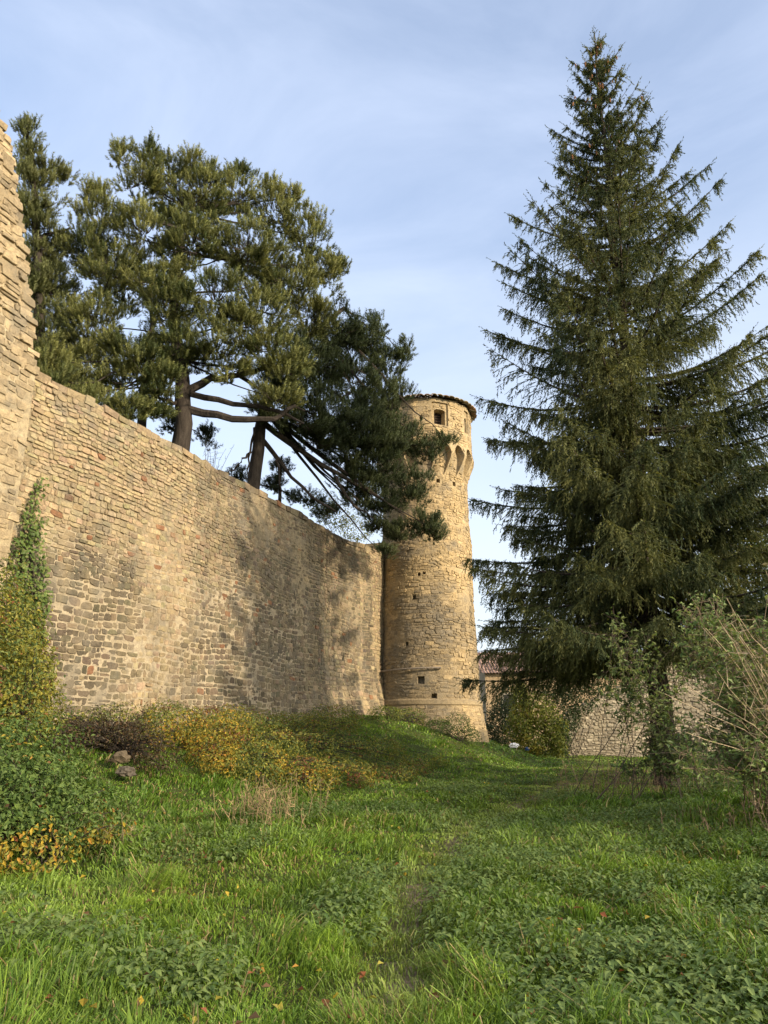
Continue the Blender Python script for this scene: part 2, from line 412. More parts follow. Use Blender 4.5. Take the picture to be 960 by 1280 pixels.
def w_prot(u, v):
    p = np.stack([u, v], 1)
    b_ = 0.014 + 0.010 * sstep(6.0, 8.5, v) * sstep(9, 4, u) - (0.012 + 0.016 * sstep(4.5, 6.5, v)) * 2 * (fbm(p * 0.55, 61) - 0.5)
    return b_ + 0.008 * sstep(12, 18, u)
def w_top(u):
    return WT - 0.16 + 0.12 * (vnoise(np.stack([u * 1.1, u * 0], 1), 5))
mb = MB()
seam = 0.02
def w_keep(U, V, A_, B_): return (V + B_ < w_top(U)) & (U - A_ > seam) & (U + A_ < 23.2)
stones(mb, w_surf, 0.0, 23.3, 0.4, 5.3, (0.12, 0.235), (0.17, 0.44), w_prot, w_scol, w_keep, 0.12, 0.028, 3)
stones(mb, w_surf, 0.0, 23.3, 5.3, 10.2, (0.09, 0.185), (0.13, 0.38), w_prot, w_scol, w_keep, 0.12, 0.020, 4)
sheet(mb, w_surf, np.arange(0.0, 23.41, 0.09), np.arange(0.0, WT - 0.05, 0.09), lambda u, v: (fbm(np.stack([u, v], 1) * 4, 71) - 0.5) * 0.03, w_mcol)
# rough top course and back face
rg = np.random.default_rng(5); u = 0.05
while u < 23.2:
    l = rg.uniform(0.3, 0.75); l = min(l, 23.3 - u); z0 = WT - 0.22; z1 = WT + rg.uniform(-0.05, 0.03)
    def bend(v): 
        v = v + rg.normal(0, 0.018, v.shape); r_ = w_surf(v[:, 0], v[:, 2], v[:, 1] - w_bulge(v[:, 0], v[:, 2]) + w_bulge(v[:, 0], np.full(len(v), WT - 0.3))); return r_
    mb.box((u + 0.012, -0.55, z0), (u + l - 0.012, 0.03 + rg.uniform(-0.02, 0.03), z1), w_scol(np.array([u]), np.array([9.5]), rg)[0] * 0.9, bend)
    u += l
for lo, hi in (((0.0, -1.0, 0), (23.3, -0.45, WT - 0.14)), ):
    nseg = 24
    for k in range(nseg):
        a0 = lo[0] + (hi[0] - lo[0]) * k / nseg; a1 = lo[0] + (hi[0] - lo[0]) * (k + 1) / nseg
        mb.box((a0, -1.0, 0), (a1, -0.45, WT - 0.14), (0.3, 0.25, 0.17), lambda v: np.stack([WA[0] + WD[0] * v[:, 0] + WN[0] * v[:, 1], WA[1] + WD[1] * v[:, 0] + WN[1] * v[:, 1], v[:, 2]], 1))
wall = empty('stone_wall', (*(WA + WD * 11), 0), 'long rampart wall of golden and grey rubble stone running up to the round tower', 'wall')
mb.done('masonry', M_WALL, wall)
# small merlon stub at the tower end
mb = MB()
def wbox(u0, u1, s0, s1, z0, z1, c): mb.box((u0, s0, z0), (u1, s1, z1), c, lambda v: np.stack([WA[0] + WD[0] * v[:, 0] + WN[0] * v[:, 1], WA[1] + WD[1] * v[:, 0] + WN[1] * v[:, 1], v[:, 2]], 1))
for k in range(3):
    wbox(21.9 + rg.uniform(0, 0.06), 23.35, -0.6, 0.5 + rg.uniform(-0.03, 0.03), WT - 0.02 + k * 0.17, WT + 0.145 + k * 0.17, GOLD * rg.uniform(0.75, 1.05))
mb.done('merlon', M_WALL, wall)

# --- taller broken wall at the near end
def s_top(u):
    base = np.interp(u, [-8.5, -4, -2.6, -2.0, -1.35, -0.7, -0.25, 0.1], [16.0, 16.2, 15.9, 15.5, 14.2, 12.3, 10.9, 10.0])
    return base + 0.3 * (vnoise(np.stack([u * 2.2, u * 0], 1), 8) - 0.5)
def s_surf(u, v, off):
    p = np.stack([u, v], 1)
    o = off + (fbm(p * 0.3, 83) - 0.5) * 0.25 + 0.07 + 0.12 * sstep(0.0, -2.0, u)
    return np.stack([WA[0] + WD[0] * u + WN[0] * o, WA[1] + WD[1] * u + WN[1] * o, v], 1)
def s_col(u, v, rg):
    gl = np.clip(0.78 + rg.normal(0, 0.2, len(u)), 0, 1)
    return lerp(GREY, GOLD * 1.1, gl) * rg.uniform(0.8, 1.2, (len(u), 1))
mb = MB()
stones(mb, s_surf, -8.5, 0.3, 0.4, 17.2, (0.14, 0.28), (0.22, 0.6), lambda u, v: 0.03 + 0.03 * sstep(9, 12, v), s_col,
       lambda U, V, A_, B_: (V < s_top(U)) & (U + A_ < 0.18 + 0.1 * np.sin(V * 9)), 0.10, 0.026, 9)
sheet(mb, s_surf, np.arange(-8.6, 0.05, 0.1), np.arange(0.0, 17.3, 0.1), lambda u, v: 0.02 * fbm(np.stack([u, v], 1) * 4, 73), lambda u, v: lerp(np.array([0.36, 0.29, 0.18]), PALE, vnoise(np.stack([u, v], 1) * 1.5, 3)), lambda u, v: v < s_top(u) - 0.1)
# stepped broken edge, whole stones through the thickness
v = 9.9
while v < 17.1:
    h = rg.uniform(0.15, 0.3)
    us = np.linspace(-2.9, 0.1, 61); inside = us[s_top(us) > v + h * 0.3]
    if len(inside):
        ue = inside[-1] + rg.uniform(-0.06, 0.14)
        u = ue
        for k in range(2):
            l = rg.uniform(0.3, 0.6)
            mb.box((u - l + 0.012, -0.95, v + 0.01), (u - 0.012, 0.015 + rg.uniform(-0.01, 0.05), v + h - 0.012), s_col(np.array([0.]), np.array([0.]), rg)[0],
                   lambda p: s_surf(*(lambda r: (r[:, 0], r[:, 2], r[:, 1]))(p + rg.normal(0, 0.015, p.shape))))
            u -= l
    v += h
for k in range(14):
    u0 = -8.6 + k * 0.6; u1 = u0 + 0.6
    if u1 > -0.25: break
    zt = min(s_top(np.array([u0]))[0], s_top(np.array([u1]))[0]) - 0.2
    wbox(u0, u1, -1.0, -0.35, 0, zt, (0.35, 0.28, 0.18))
stump = empty('ruined_wall', (*(WA - WD * 4), 0), 'tall broken wall stump with a jagged toothed edge at the left end of the rampart', 'wall')
mb.done('masonry', M_WALL, stump)

# --- round tower
FACE = math.atan2(-TWR[1], -TWR[0])
def t_dir(th):
    """th: angle from the side facing the meadow, positive to the right of the photo"""
    a = FACE + th; return np.cos(a), np.sin(a)
D2 = np.pi / 180
HOLES = [(-15, 7.6, 2.1, 0.085), (6, 2.98, 2.6, 0.085), (-24, 5.4, 1.9, 0.075), (-8, 3.72, 4.0, 0.17), (-9, 8.75, 1.9, 0.055), (-3, 8.8, 1.7, 0.05),
         (17, 13.55, 2.4, 0.09), (41, 13.5, 2.4, 0.10), (-4, 16.85, 1.8, 0.15), (66, 16.2, 2.0, 0.1)]
WINDOWS = [(19.5, 16.95, 9.0, 0.42), (64, 16.9, 4.5, 0.42), (-62, 16.95, 9.0, 0.42), (128, 16.9, 9, 0.42), (-150, 16.9, 9, 0.42)]
def t_R(th, z):
    th = np.asarray(th, float); z = np.asarray(z, float)
    r = np.interp(z, [-0.5, 2.62, 2.64, 2.84, 2.86, 14.0, 15.2], [3.1, 2.56, 2.62, 2.62, 2.50, 2.20, 2.18])
    p = np.stack([np.cos(th) * 2, np.sin(th) * 2, z], 1)
    r = r + ((fbm(p * 0.5, 91) - 0.5) * 0.16 + (fbm(p * 1.6, 93) - 0.5) * 0.06) * sstep(15.5, 14, z)
    cone = np.interp(z, [13.35, 13.85, 14.2, 15.0, 15.2], [2.12, 2.17, 2.28, 2.60, 2.62])
    sector = 2 * np.pi / 14
    loc = (th + sector * 0.5 + 7 * np.pi) % sector - sector * 0.5
    poly = 2.52 * np.cos(sector / 2) / np.cos(loc) 
    drum = np.where(z > 15.15, poly + 0.01 * (fbm(p * 2, 95) - 0.5) + 0.12 * sstep(15.75, 15.15, z), cone)
    r2 = np.where(z > 13.35, np.maximum(drum, r * (z < 15.2)), r)
    d = np.degrees(th); c = (d - 13.5 + 1800) % 20.0 - 10.0
    hw = np.where(z < 14.85, 8.0 * np.clip((z - 13.85) / 1.0, 0, 1) ** 0.6, 8.0 * np.sqrt(np.clip(1 - ((z - 14.85) / 0.68) ** 2, 0, 1)))
    niche = (np.abs(c) < hw) & (z > 13.85) & (z < 15.55)
    r2 = np.where(niche, np.minimum(r2, 2.15), r2)
    for (a, zc, w_, h_) in HOLES:
        r2 = np.where((np.abs((d - a + 540) % 360 - 180) < w_) & (np.abs(z - zc) < h_), r2 - 0.35, r2)
    for (a, zc, w_, h_) in WINDOWS:
        da = (d - a + 540) % 360 - 180
        r2 = np.where((np.abs(da) < w_ + 1.5) & (z > zc - h_ - 0.04) & (z < zc + h_ + 0.35), r2 - 0.10, r2)
        arch = zc + h_ - 0.12 * (da / w_) ** 2
        r2 = np.where((np.abs(da) < w_ * 0.8) & (z > zc - h_) & (z < arch), r2 - 0.55, r2)
    return r2
def t_surf(u, v, off):
    th = u / 2.4; r = t_R(th, v) + off; c, s = t_dir(th)
    return np.stack([TWR[0] + c * r, TWR[1] + s * r, v], 1)
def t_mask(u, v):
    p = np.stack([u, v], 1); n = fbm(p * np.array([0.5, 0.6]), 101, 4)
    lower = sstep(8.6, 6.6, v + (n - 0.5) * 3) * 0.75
    return np.clip(0.92 - lower + (n - 0.5) * 0.8 + 0.35 * sstep(0.6, 1.8, u) * sstep(9, 5, v), 0, 1)  # golder lower right, greyer left: side sun put into the stone colour
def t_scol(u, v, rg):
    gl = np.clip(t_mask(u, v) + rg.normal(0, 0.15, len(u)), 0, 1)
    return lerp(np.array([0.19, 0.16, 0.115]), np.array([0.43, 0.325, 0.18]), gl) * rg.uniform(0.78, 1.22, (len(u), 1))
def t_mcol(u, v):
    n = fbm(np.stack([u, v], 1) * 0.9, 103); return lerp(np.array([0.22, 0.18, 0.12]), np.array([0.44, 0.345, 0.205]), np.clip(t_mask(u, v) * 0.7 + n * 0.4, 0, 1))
def t_prot(u, v):
    p = np.stack([u, v], 1)
    pl = sstep(0.52, 0.64, fbm(p * np.array([0.45, 0.4]), 105) ) * sstep(4.5, 6.5, v) * sstep(12.5, 11, v)
    return 0.026 - 0.05 * pl - 0.06 * (fbm(p * 0.9, 107) - 0.5)
def t_keep(U, V, A_, B_):
    th = U / 2.4; r0 = t_R(th, V); ok = np.ones(len(U), bool)
    for a, b in ((-1, -1), (1, -1), (-1, 1), (1, 1), (0, 1), (0, -1), (1, 0), (-1, 0)):
        ok &= np.abs(t_R((U + a * A_) / 2.4, V + b * B_) - r0) < 0.055 + 0.35 * np.abs(B_) * (V > 13.3) * (V < 15.2)
    return ok & (V + B_ < 17.8) & ((V > 2.9) | (V < 2.6))
mb = MB()
UW = np.pi * 2.4
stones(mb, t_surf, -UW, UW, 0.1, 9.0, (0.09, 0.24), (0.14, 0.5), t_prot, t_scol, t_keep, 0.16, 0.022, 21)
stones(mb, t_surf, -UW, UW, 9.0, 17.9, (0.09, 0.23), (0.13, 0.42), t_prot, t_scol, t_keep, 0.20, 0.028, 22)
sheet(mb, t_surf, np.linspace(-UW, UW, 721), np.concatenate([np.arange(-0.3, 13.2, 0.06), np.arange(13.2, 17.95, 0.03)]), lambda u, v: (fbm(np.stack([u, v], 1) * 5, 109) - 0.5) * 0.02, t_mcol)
tower = empty('round_tower', (*TWR, 0), 'tall round stone tower with arched corbels and a low tiled roof', 'tower')
mb.done('masonry', M_TOWER, tower)
# windows: dark shutter slats deep in each opening
for (a, zc, w_, h_) in WINDOWS:
    mb = MB(); c, s = t_dir(a * D2); rad = np.array([c, s]); tg = np.array([-s, c]); rr = 2.47 - 0.5
    hw = math.radians(w_ * 0.8) * 2.45 + 0.02
    def bend(v): return np.stack([TWR[0] + rad[0] * v[:, 0] + tg[0] * v[:, 1], TWR[1] + rad[1] * v[:, 0] + tg[1] * v[:, 1], v[:, 2]], 1)
    mb.box((rr - 0.10, -hw, zc - h_), (rr - 0.05, hw, zc + h_), (0.015, 0.012, 0.01), bend)  # near-black back panel: darkness of the interior put into its colour
    for k in range(6):
        z = zc - h_ + (k + 0.5) * 2 * h_ / 6
        mb.box((rr - 0.05, -hw, z - 0.02), (rr - 0.01, hw, z + 0.02), (0.05, 0.032, 0.022), bend)
    mb.done('window', M_PLAIN, tower)
# roof: tiled low cone
mb = MB(); nT = 52; rows = 9; zE = 17.93
rgr = np.random.default_rng(8)
for r_i in range(rows):
    r1 = 2.84 * (1 - r_i / rows) ; r0 = 2.84 * (1 - (r_i + 1.25) / rows); r0 = max(r0, 0.02)
    nt_ = max(8, int(nT * (0.25 + 0.75 * r1 / 2.84)))
    for k in range(nt_):
        th = (k + 0.5 * (r_i % 2)) / nt_ * 2 * np.pi + rgr.normal(0, 0.01); hwid = np.pi / nt_ * rgr.uniform(0.9, 1.1)
        lift = rgr.uniform(0, 0.04); prof = np.linspace(-1, 1, 5)
        vs2 = []
        for (rr, zz, ww) in ((r1 + rgr.uniform(-0.03, 0.05), 0.0, 1.0), (r0, 0.0, 0.85)):
            for pz in prof:
                aa_ = th + hwid * pz * ww; zb = zE + (2.84 - rr) * 0.34
                vs2.append([TWR[0] + math.cos(aa_) * rr, TWR[1] + math.sin(aa_) * rr, zb + 0.075 * math.sqrt(max(0, 1 - pz * pz)) + lift + 0.035 * (rr == r1)])
        n0 = len(vs2); vs3 = np.array(vs2); vv2 = np.concatenate([vs3, vs3 - [0, 0, 0.03]])
        f = [[j, j + 1, j + 6, j + 5] for j in range(4)] + [[j + n0, j + n0 + 5, j + n0 + 6, j + n0 + 1] for j in range(4)] + [[j, j + n0, j + n0 + 1, j + 1] for j in range(4)]
        tc_ = np.array([0.34, 0.235, 0.155]) * rgr.uniform(0.6, 1.25) if rgr.random() > 0.45 else np.array([0.32, 0.28, 0.20]) * rgr.uniform(0.7, 1.2)
        mb.add(vv2, f, tc_)
roof = mb.done('roof', M_PLAIN, tower)
mb = MB(); ns = 64; an = np.linspace(0, 2 * np.pi, ns, endpoint=False)
ring = lambda r, z: np.stack([TWR[0] + np.cos(an) * r, TWR[1] + np.sin(an) * r, np.full(ns, z)], 1)
k = np.arange(ns); k2 = (k + 1) % ns
for (ra, za), (rb, zb) in (((2.3, 17.86), (2.74, 17.86)), ((2.74, 17.86), (2.76, 17.93)), ((2.76, 17.93), (0.05, 18.82)), ((2.50, 17.80), (2.52, 17.86))):
    mb.add(np.concatenate([ring(ra, za), ring(rb, zb)]), np.stack([k, k2, k2 + ns, k + ns], -1), (0.16, 0.11, 0.08))
for k in range(30):
    th = k / 30 * 2 * np.pi
    mb.box((2.3, -0.04, 17.76), (2.72, 0.04, 17.85), (0.10, 0.065, 0.045), lambda v: np.stack([TWR[0] + math.cos(th) * v[:, 0] - math.sin(th) * v[:, 1], TWR[1] + math.sin(th) * v[:, 0] + math.cos(th) * v[:, 1], v[:, 2]], 1))
o = mb.done('eave', M_PLAIN, roof); o.location = (0, 0, 0)
# horizontal rail hugging the lower shaft
mb = MB(); th = np.linspace(-64, 13, 24) * D2; c, s = t_dir(th)
rr = 2.66; mb.tube(np.stack([TWR[0] + c * rr, TWR[1] + s * rr, 4.18 + 0.10 * np.linspace(0, 1, 24)], 1), 0.045, (0.22, 0.185, 0.15), 6)
for a in (-50, -25, 0, 12):
    c, s = t_dir(a * D2); mb.tube([[TWR[0] + c * 2.35, TWR[1] + s * 2.35, 4.22], [TWR[0] + c * 2.64, TWR[1] + s * 2.64, 4.22]], 0.03, (0.2, 0.17, 0.14), 5)
mb.done('rail', M_PLAIN, tower)

# --- far wall on the right, behind the spruce
FA = np.array([10.6, 45.2]); FB = np.array([34.0, 41.0]); FD = unit(FB - FA); FN = np.array([FD[1], -FD[0]])
def f_surf(u, v, off):
    o = off + (fbm(np.stack([u, v], 1) * 0.4, 111) - 0.5) * 0.3
    return np.stack([FA[0] + FD[0] * u + FN[0] * o, FA[1] + FD[1] * u + FN[1] * o, v], 1)
def f_top(u): return np.interp(u, [0, 2.5, 5, 9, 24], [2.6, 3.6, 5.2, 5.5, 5.3]) + 0.3 * (vnoise(np.stack([u * 1.3, u * 0], 1), 12) - 0.5)
def f_col(u, v, rg): return lerp(np.array([0.30, 0.26, 0.20]), np.array([0.50, 0.44, 0.33]), rg.random(len(u))) * rg.uniform(0.8, 1.15, (len(u), 1))
mb = MB()
stones(mb, f_surf, 0, 23.6, -0.2, 5.9, (0.08, 0.20), (0.12, 0.38), lambda u, v: 0.035 + 0 * u, f_col, lambda U, V, A_, B_: V + B_ < f_top(U), 0.25, 0.03, 31)
sheet(mb, f_surf, np.arange(0, 23.8, 0.2), np.arange(-0.3, 5.9, 0.15), lambda u, v: 0 * u, lambda u, v: np.tile([0.26, 0.22, 0.16], (len(u), 1)), lambda u, v: v < f_top(u) - 0.1)
for k in range(24):
    zt = f_top(np.array([k + 0.5]))[0] - 0.25
    mb.box((k, -0.9, -0.3), (k + 1.0, -0.25, zt), (0.35, 0.3, 0.22), lambda v: np.stack([FA[0] + FD[0] * v[:, 0] + FN[0] * v[:, 1], FA[1] + FD[1] * v[:, 0] + FN[1] * v[:, 1], v[:, 2]], 1))
tag(mb.done('garden_wall', M_FAR), 'pale rough stone wall in the distance behind the big spruce', 'wall')

# --- tiled house beyond
hx, hy = 14.2, 63.0
house = empty('house', (hx, hy, 0), 'distant low house with a terracotta tiled roof just right of the tower', 'house')
mb = MB(); hw_, hd, hz, hr_ = 6.5, 4.5, 5.6, 7.55
mb.box((hx - hw_, hy - hd, -0.2), (hx + hw_, hy + hd, hz), (0.36, 0.27, 0.17))
for sx_ in (-1, 1):
    mb.add([[hx + sx_ * hw_, hy - hd, hz], [hx + sx_ * hw_, hy + hd, hz], [hx + sx_ * hw_, hy, hr_ - 0.05]], [[0, 1, 2]], (0.36, 0.27, 0.17))
mb.done('wall', M_FAR, house)
mb = MB()
nrow = 60
for side in (-1, 1):
    for k in range(nrow):
        x0 = hx - hw_ - 0.4 + k * (2 * hw_ + 0.8) / nrow; x1 = x0 + (2 * hw_ + 0.8) / nrow; xm = (x0 + x1) / 2
        for j in range(7):
            f0 = j / 7; f1 = (j + 1.15) / 7
            y0 = hy + side * (hd + 0.5) * (1 - f0); y1 = hy + side * (hd + 0.5) * (1 - min(f1, 1)); z0 = hz - 0.1 + (hr_ - hz + 0.1) * f0 + 0.05; z1 = hz - 0.1 + (hr_ - hz + 0.1) * min(f1, 1) + 0.02
            mb.add([[x0, y0, z0], [xm, y0, z0 + 0.07], [x1, y0, z0], [x0, y1, z1], [xm, y1, z1 + 0.07], [x1, y1, z1]], [[0, 1, 4, 3], [1, 2, 5, 4]], np.array([0.24, 0.155, 0.115]) * rgr.uniform(0.6, 1.3))
mb.done('roof', M_PLAIN, house)
mb = MB(); mb.box((hx - 5.2, hy - hd - 0.04, 2.6), (hx - 4.2, hy - hd + 0.06, 4.0), (0.03, 0.028, 0.026))
wn = mb.done('window', M_PLAIN, house)
mb = MB()
for (a, b_, c_, d_) in ((-5.3, -5.2, 2.5, 4.1), (-4.2, -4.1, 2.5, 4.1), (-5.2, -4.2, 4.0, 4.1), (-5.3, -4.1, 2.4, 2.5)):
    mb.box((hx + a, hy - hd - 0.08, c_), (hx + b_, hy - hd - 0.045, d_), (0.5, 0.45, 0.36))
o = mb.done('frame', M_PLAIN, house); o.parent = wn

# ------------------------------------------------------------------ foliage builders
def rand_unit(n, rg=rng): return unit(rg.normal(size=(n, 3)))
def perp(d, rg=rng):
    r = rand_unit(len(d), rg); return unit(np.cross(d, r))

def feather(S, Dr, Ln, nseg, tri, wid, fwd, droop, colr, rg, cvar=0.2, tipb=0.0, slim=0.25, blen=0.5):
    """needle-clad twigs -> (verts, tris, cols)"""
    n = len(S); vs_, cs = [], []
    Ln = np.asarray(Ln)[:, None]
    tw = (1 + cvar * rg.normal(size=(n, 1)))
    for k in range(nseg):
        f0 = k / nseg; f1 = (k + 1) / nseg
        p0 = S + Dr * Ln * f0 - np.array([0, 0, 1]) * droop * Ln * f0 ** 2
        p1 = S + Dr * Ln * f1 - np.array([0, 0, 1]) * droop * Ln * f1 ** 2
        ax = unit(p1 - p0); sg = np.linalg.norm(p1 - p0, axis=1, keepdims=True)
        for q in range(tri):
            sd = perp(ax, rg); wv = np.asarray(wid).reshape(-1, 1) * rg.uniform(0.7, 1.3, (n, 1)) * (1 - 0.35 * f0)
            o = rg.uniform(-0.3, 0.3, (n, 1)) * sg
            side2 = np.cross(ax, sd)
            tip = p0 + ax * sg * fwd + sd * wv + o * ax
            hb = blen * sg * ax + side2 * slim * wv
            vs_.append(np.stack([p0 + o * ax - hb * 0.5, p0 + o * ax + hb, tip], 1)); cs.append(colr * tw * (1 + tipb * (f1 - 0.5)))
    V = np.concatenate(vs_).reshape(-1, 3); C = np.concatenate(cs)
    F = np.arange(len(V)).reshape(-1, 3)
    return V, F, C

def leaves(P, Nr, size, cols, rg, aspect=0.5, fold=0.25):
    n = len(P); d = perp(Nr, rg); s = np.cross(Nr, d)
    size = np.asarray(size).reshape(-1, 1) * np.ones((n, 1))
    b = P - d * size * 0.5; t = P + d * size * 0.5 - Nr * size * 0.12
    l = P + s * size * aspect * 0.5 + Nr * size * fold * 0.5 - d * size * 0.05; r = P - s * size * aspect * 0.5 + Nr * size * fold * 0.5 - d * size * 0.05
    V = np.stack([b, l, t, r], 1).reshape(-1, 3)
    o = (np.arange(n) * 4)[:, None]
    F = np.concatenate([o + [[0, 1, 2]], o + [[0, 2, 3]]], 1).reshape(-1, 3)
    return V, F, np.repeat(cols, 2, 0)

# ------------------------------------------------------------------ spruce
SP = np.array([7.7, 21.7]); sb = unit(SP); SR = np.array([sb[1], -sb[0]])   # SR: to the right of the photo
rg = np.random.default_rng(77)
spruce = empty('spruce_tree', (*SP, 0.0), 'very tall dark spruce with drooping boughs and brown cones at its tip', 'tree')
zt = np.linspace(-0.3, 26.2, 40)
mb = MB(); mb.tube(np.stack([SP[0] + 0.04 * np.sin(zt), SP[1] + 0 * zt, zt], 1), np.interp(zt, [-0.3, 0.4, 3, 25, 26.2], [0.46, 0.34, 0.28, 0.03, 0.012]), (0.1, 0.08, 0.06), 10, 0.05)
mb.done('trunk', M_BARK2, spruce, True)
LZ = [3.0, 5.2, 6.7, 8.7, 11.2, 14.7, 17.2, 19.0, 19.6, 20.9, 22.2, 24.0, 25.0, 26.0]; LR = [5.6, 5.4, 5.4, 5.2, 5.0, 4.5, 4.1, 3.0, 1.9, 1.85, 1.65, 0.9, 0.45, 0.10]
RZ = [3.0, 8.0, 13.5, 15.0, 16.9, 18.9, 19.8, 20.6, 21.6, 23.0, 25.0, 26.0]; RR = [6.2, 6.3, 6.0, 5.0, 3.9, 3.5, 2.8, 2.1, 1.85, 1.3, 0.5, 0.10]
def rad_at(phi, z):
    """phi 0 = photo right, pi = photo left"""
    cr_ = 0.5 + 0.5 * np.cos(phi)
    return np.interp(z, RZ, RR) * cr_ + np.interp(z, LZ, LR) * (1 - cr_)
heros = [(np.pi, 3.41, 19.38), (np.pi, 3.99, 17.22), (np.pi, 4.37, 14.68), (np.pi, 4.74, 12.2), (np.pi, 5.08, 8.72), (np.pi, 5.25, 6.73), (np.pi, 4.49, 5.16), (np.pi, 5.49, 3.0), (np.pi + 0.35, 5.0, 3.7), (-1.57, 4.4, 4.1), (-1.0, 4.8, 4.3), (-2.1, 4.6, 4.0), (-0.4, 5.4, 4.2), (0.1, 5.8, 4.5), (-0.8, 5.0, 5.0), (-1.3, 4.0, 3.7), (-0.2, 4.6, 3.6), (-1.8, 4.8, 5.2), (np.pi - 0.35, 5.2, 3.9), (np.pi + 0.15, 4.8, 4.5), (np.pi - 0.2, 5.0, 5.8), (np.pi + 0.3, 5.0, 6.2), (np.pi, 3.6, 3.6), (np.pi + 0.6, 5.0, 4.2), (np.pi - 0.6, 4.8, 4.4), (np.pi + 0.2, 4.2, 3.2), (np.pi + 0.2, 3.7, 16.1), (np.pi - .2, 4.83, 11.2),
         (0, 3.26, 19.73), (0, 3.45, 18.83), (0, 3.41, 16.86), (0, 4.22, 15.05), (0.1, 4.18, 13.47), (0, 1.89, 21.61), (0, 1.47, 22.95), (0, 0.84, 25.05), (np.pi, 0.83, 24.99), (np.pi, 1.74, 22.24), (np.pi, 1.83, 20.88), (np.pi, 1.7, 19.83)]
br = [(p, l, z, 1.0) for p, l, z in heros]
z = 3.5
while z < 25.6:
    step = 0.25 if z < 11 else (0.36 if z < 19 else 0.27)
    nb = 6 if z < 10 else 5; ph = rg.uniform(0, 2 * np.pi)
    for k in range(nb):
        p = ph + k * 2 * np.pi / nb + rg.normal(0, 0.25); r = rad_at(p, z) * rg.choice([rg.uniform(0.40, 0.82), rg.uniform(0.8, 1.0)], p=[0.8, 0.2])
        if z > 19: r = rad_at(p, z) * rg.uniform(0.45, 1.0)
        br.append((p, r, z + rg.uniform(-0.2, 0.2), 0.8))
    z += step * rg.uniform(0.8, 1.3)
TW_S, TW_D, TW_L, TW_W, TW_C, TW_DR = [], [], [], [], [], []
mbB = MB(); tips = []
for (p, l, zt_, k) in br:
    up = np.interp(zt_, [2, 6, 10, 15, 20, 26], [-0.28, -0.18, 0.05, 0.38, 0.7, 0.9]) + rg.normal(0, 0.06)
    dh = np.cos(p) * SR + np.sin(p) * sb
    z0 = zt_ - l * up
    n = max(4, int(l * 4)); s = np.linspace(0, 1, n)
    sag = -0.10 * l * np.sin(s * np.pi) * 1.0
    side = np.array([-dh[1], dh[0]]); wob = rg.normal(0, 0.06) * l * s ** 2
    pts = np.stack([SP[0] + dh[0] * l * s + side[0] * wob, SP[1] + dh[1] * l * s + side[1] * wob, z0 + (zt_ - z0) * s + sag], 1)
    mbB.tube(pts, np.interp(s, [0, 1], [0.018 + 0.011 * l, 0.008]), (0.09, 0.07, 0.055), 4)
    tips.append((pts, l, zt_))
    # side shoots
    ns = int(l / 0.095) + 3
    fr = np.sort(rg.uniform(0.10 if zt_ > 12 else 0.22, 1.0, ns))
    P = np.stack([np.interp(fr, s, pts[:, i]) for i in range(3)], 1)
    tang = unit(np.stack([np.interp(fr, s, np.gradient(pts[:, i])) for i in range(3)], 1))
    sg = rg.choice([-1, 1], ns)[:, None]
    hz = np.array([side[0], side[1], 0])[None]
    l2 = (0.25 + 0.85 * np.minimum(1, (1 - fr) * l / 1.6)) * np.interp(l, [0.5, 2, 5], [0.35, 0.7, 1.05]) * rg.uniform(0.6, 1.2, ns)
    d2 = unit(tang * rg.uniform(0.5, 0.9, (ns, 1)) + hz * sg * rg.uniform(0.5, 1.0, (ns, 1)) + np.array([0, 0, -0.18]))
    TW_S.append(P); TW_D.append(d2); TW_L.append(l2); TW_DR.append(np.full(ns, 0.35))
    # hanging twigs under side shoots and along the bough
    for rep in range(4):
        f2 = rg.uniform(0.05, 1.0, (ns, 1))
        q = P + d2 * l2[:, None] * f2 - np.array([0, 0, 0.35]) * l2[:, None] * f2 ** 2
        hang = np.interp(zt_, [2, 6, 12, 19, 25], [0.42, 0.55, 0.6, 0.42, 0.16]) * rg.uniform(0.25, 1.2, ns) * np.clip(l / 3.2, 0.3, 1) * (1.05 - 0.55 * fr)
        dd = unit(tang * 0.25 + rg.normal(0, 0.16, (ns, 3)) + np.array([0, 0, -1.0]))
        TW_S.append(q); TW_D.append(dd); TW_L.append(hang + 0.08); TW_DR.append(np.zeros(ns))
    q = P[rg.integers(0, ns, ns)] + rg.normal(0, 0.015, (ns, 3))
    TW_S += [q, P]; TW_D += [unit(tang + rg.normal(0, 0.35, (ns, 3))), unit(tang + rg.normal(0, 0.45, (ns, 3)))]; TW_L += [rg.uniform(0.12, 0.3, ns)] * 2; TW_DR += [np.full(ns, 0.2)] * 2
    k = fr > 0.72; ke = int(k.sum())
    for rep in range(2):
        TW_S.append(P[k] + rg.normal(0, 0.03, (ke, 3))); TW_D.append(unit(tang[k] * 0.6 + hz * rg.choice([-1, 1], (ke, 1)) * 0.6 + rg.normal(0, 0.2, (ke, 3)) + [0, 0, -0.25])); TW_L.append(rg.uniform(0.15, 0.42, ke)); TW_DR.append(np.full(ke, 0.5))
    # bough tip
    TW_S.append(pts[-1:]); TW_D.append(unit(pts[-1:] - pts[-2:-1] + [[0, 0, 0.03]])); TW_L.append(np.array([0.38])); TW_DR.append(np.zeros(1))
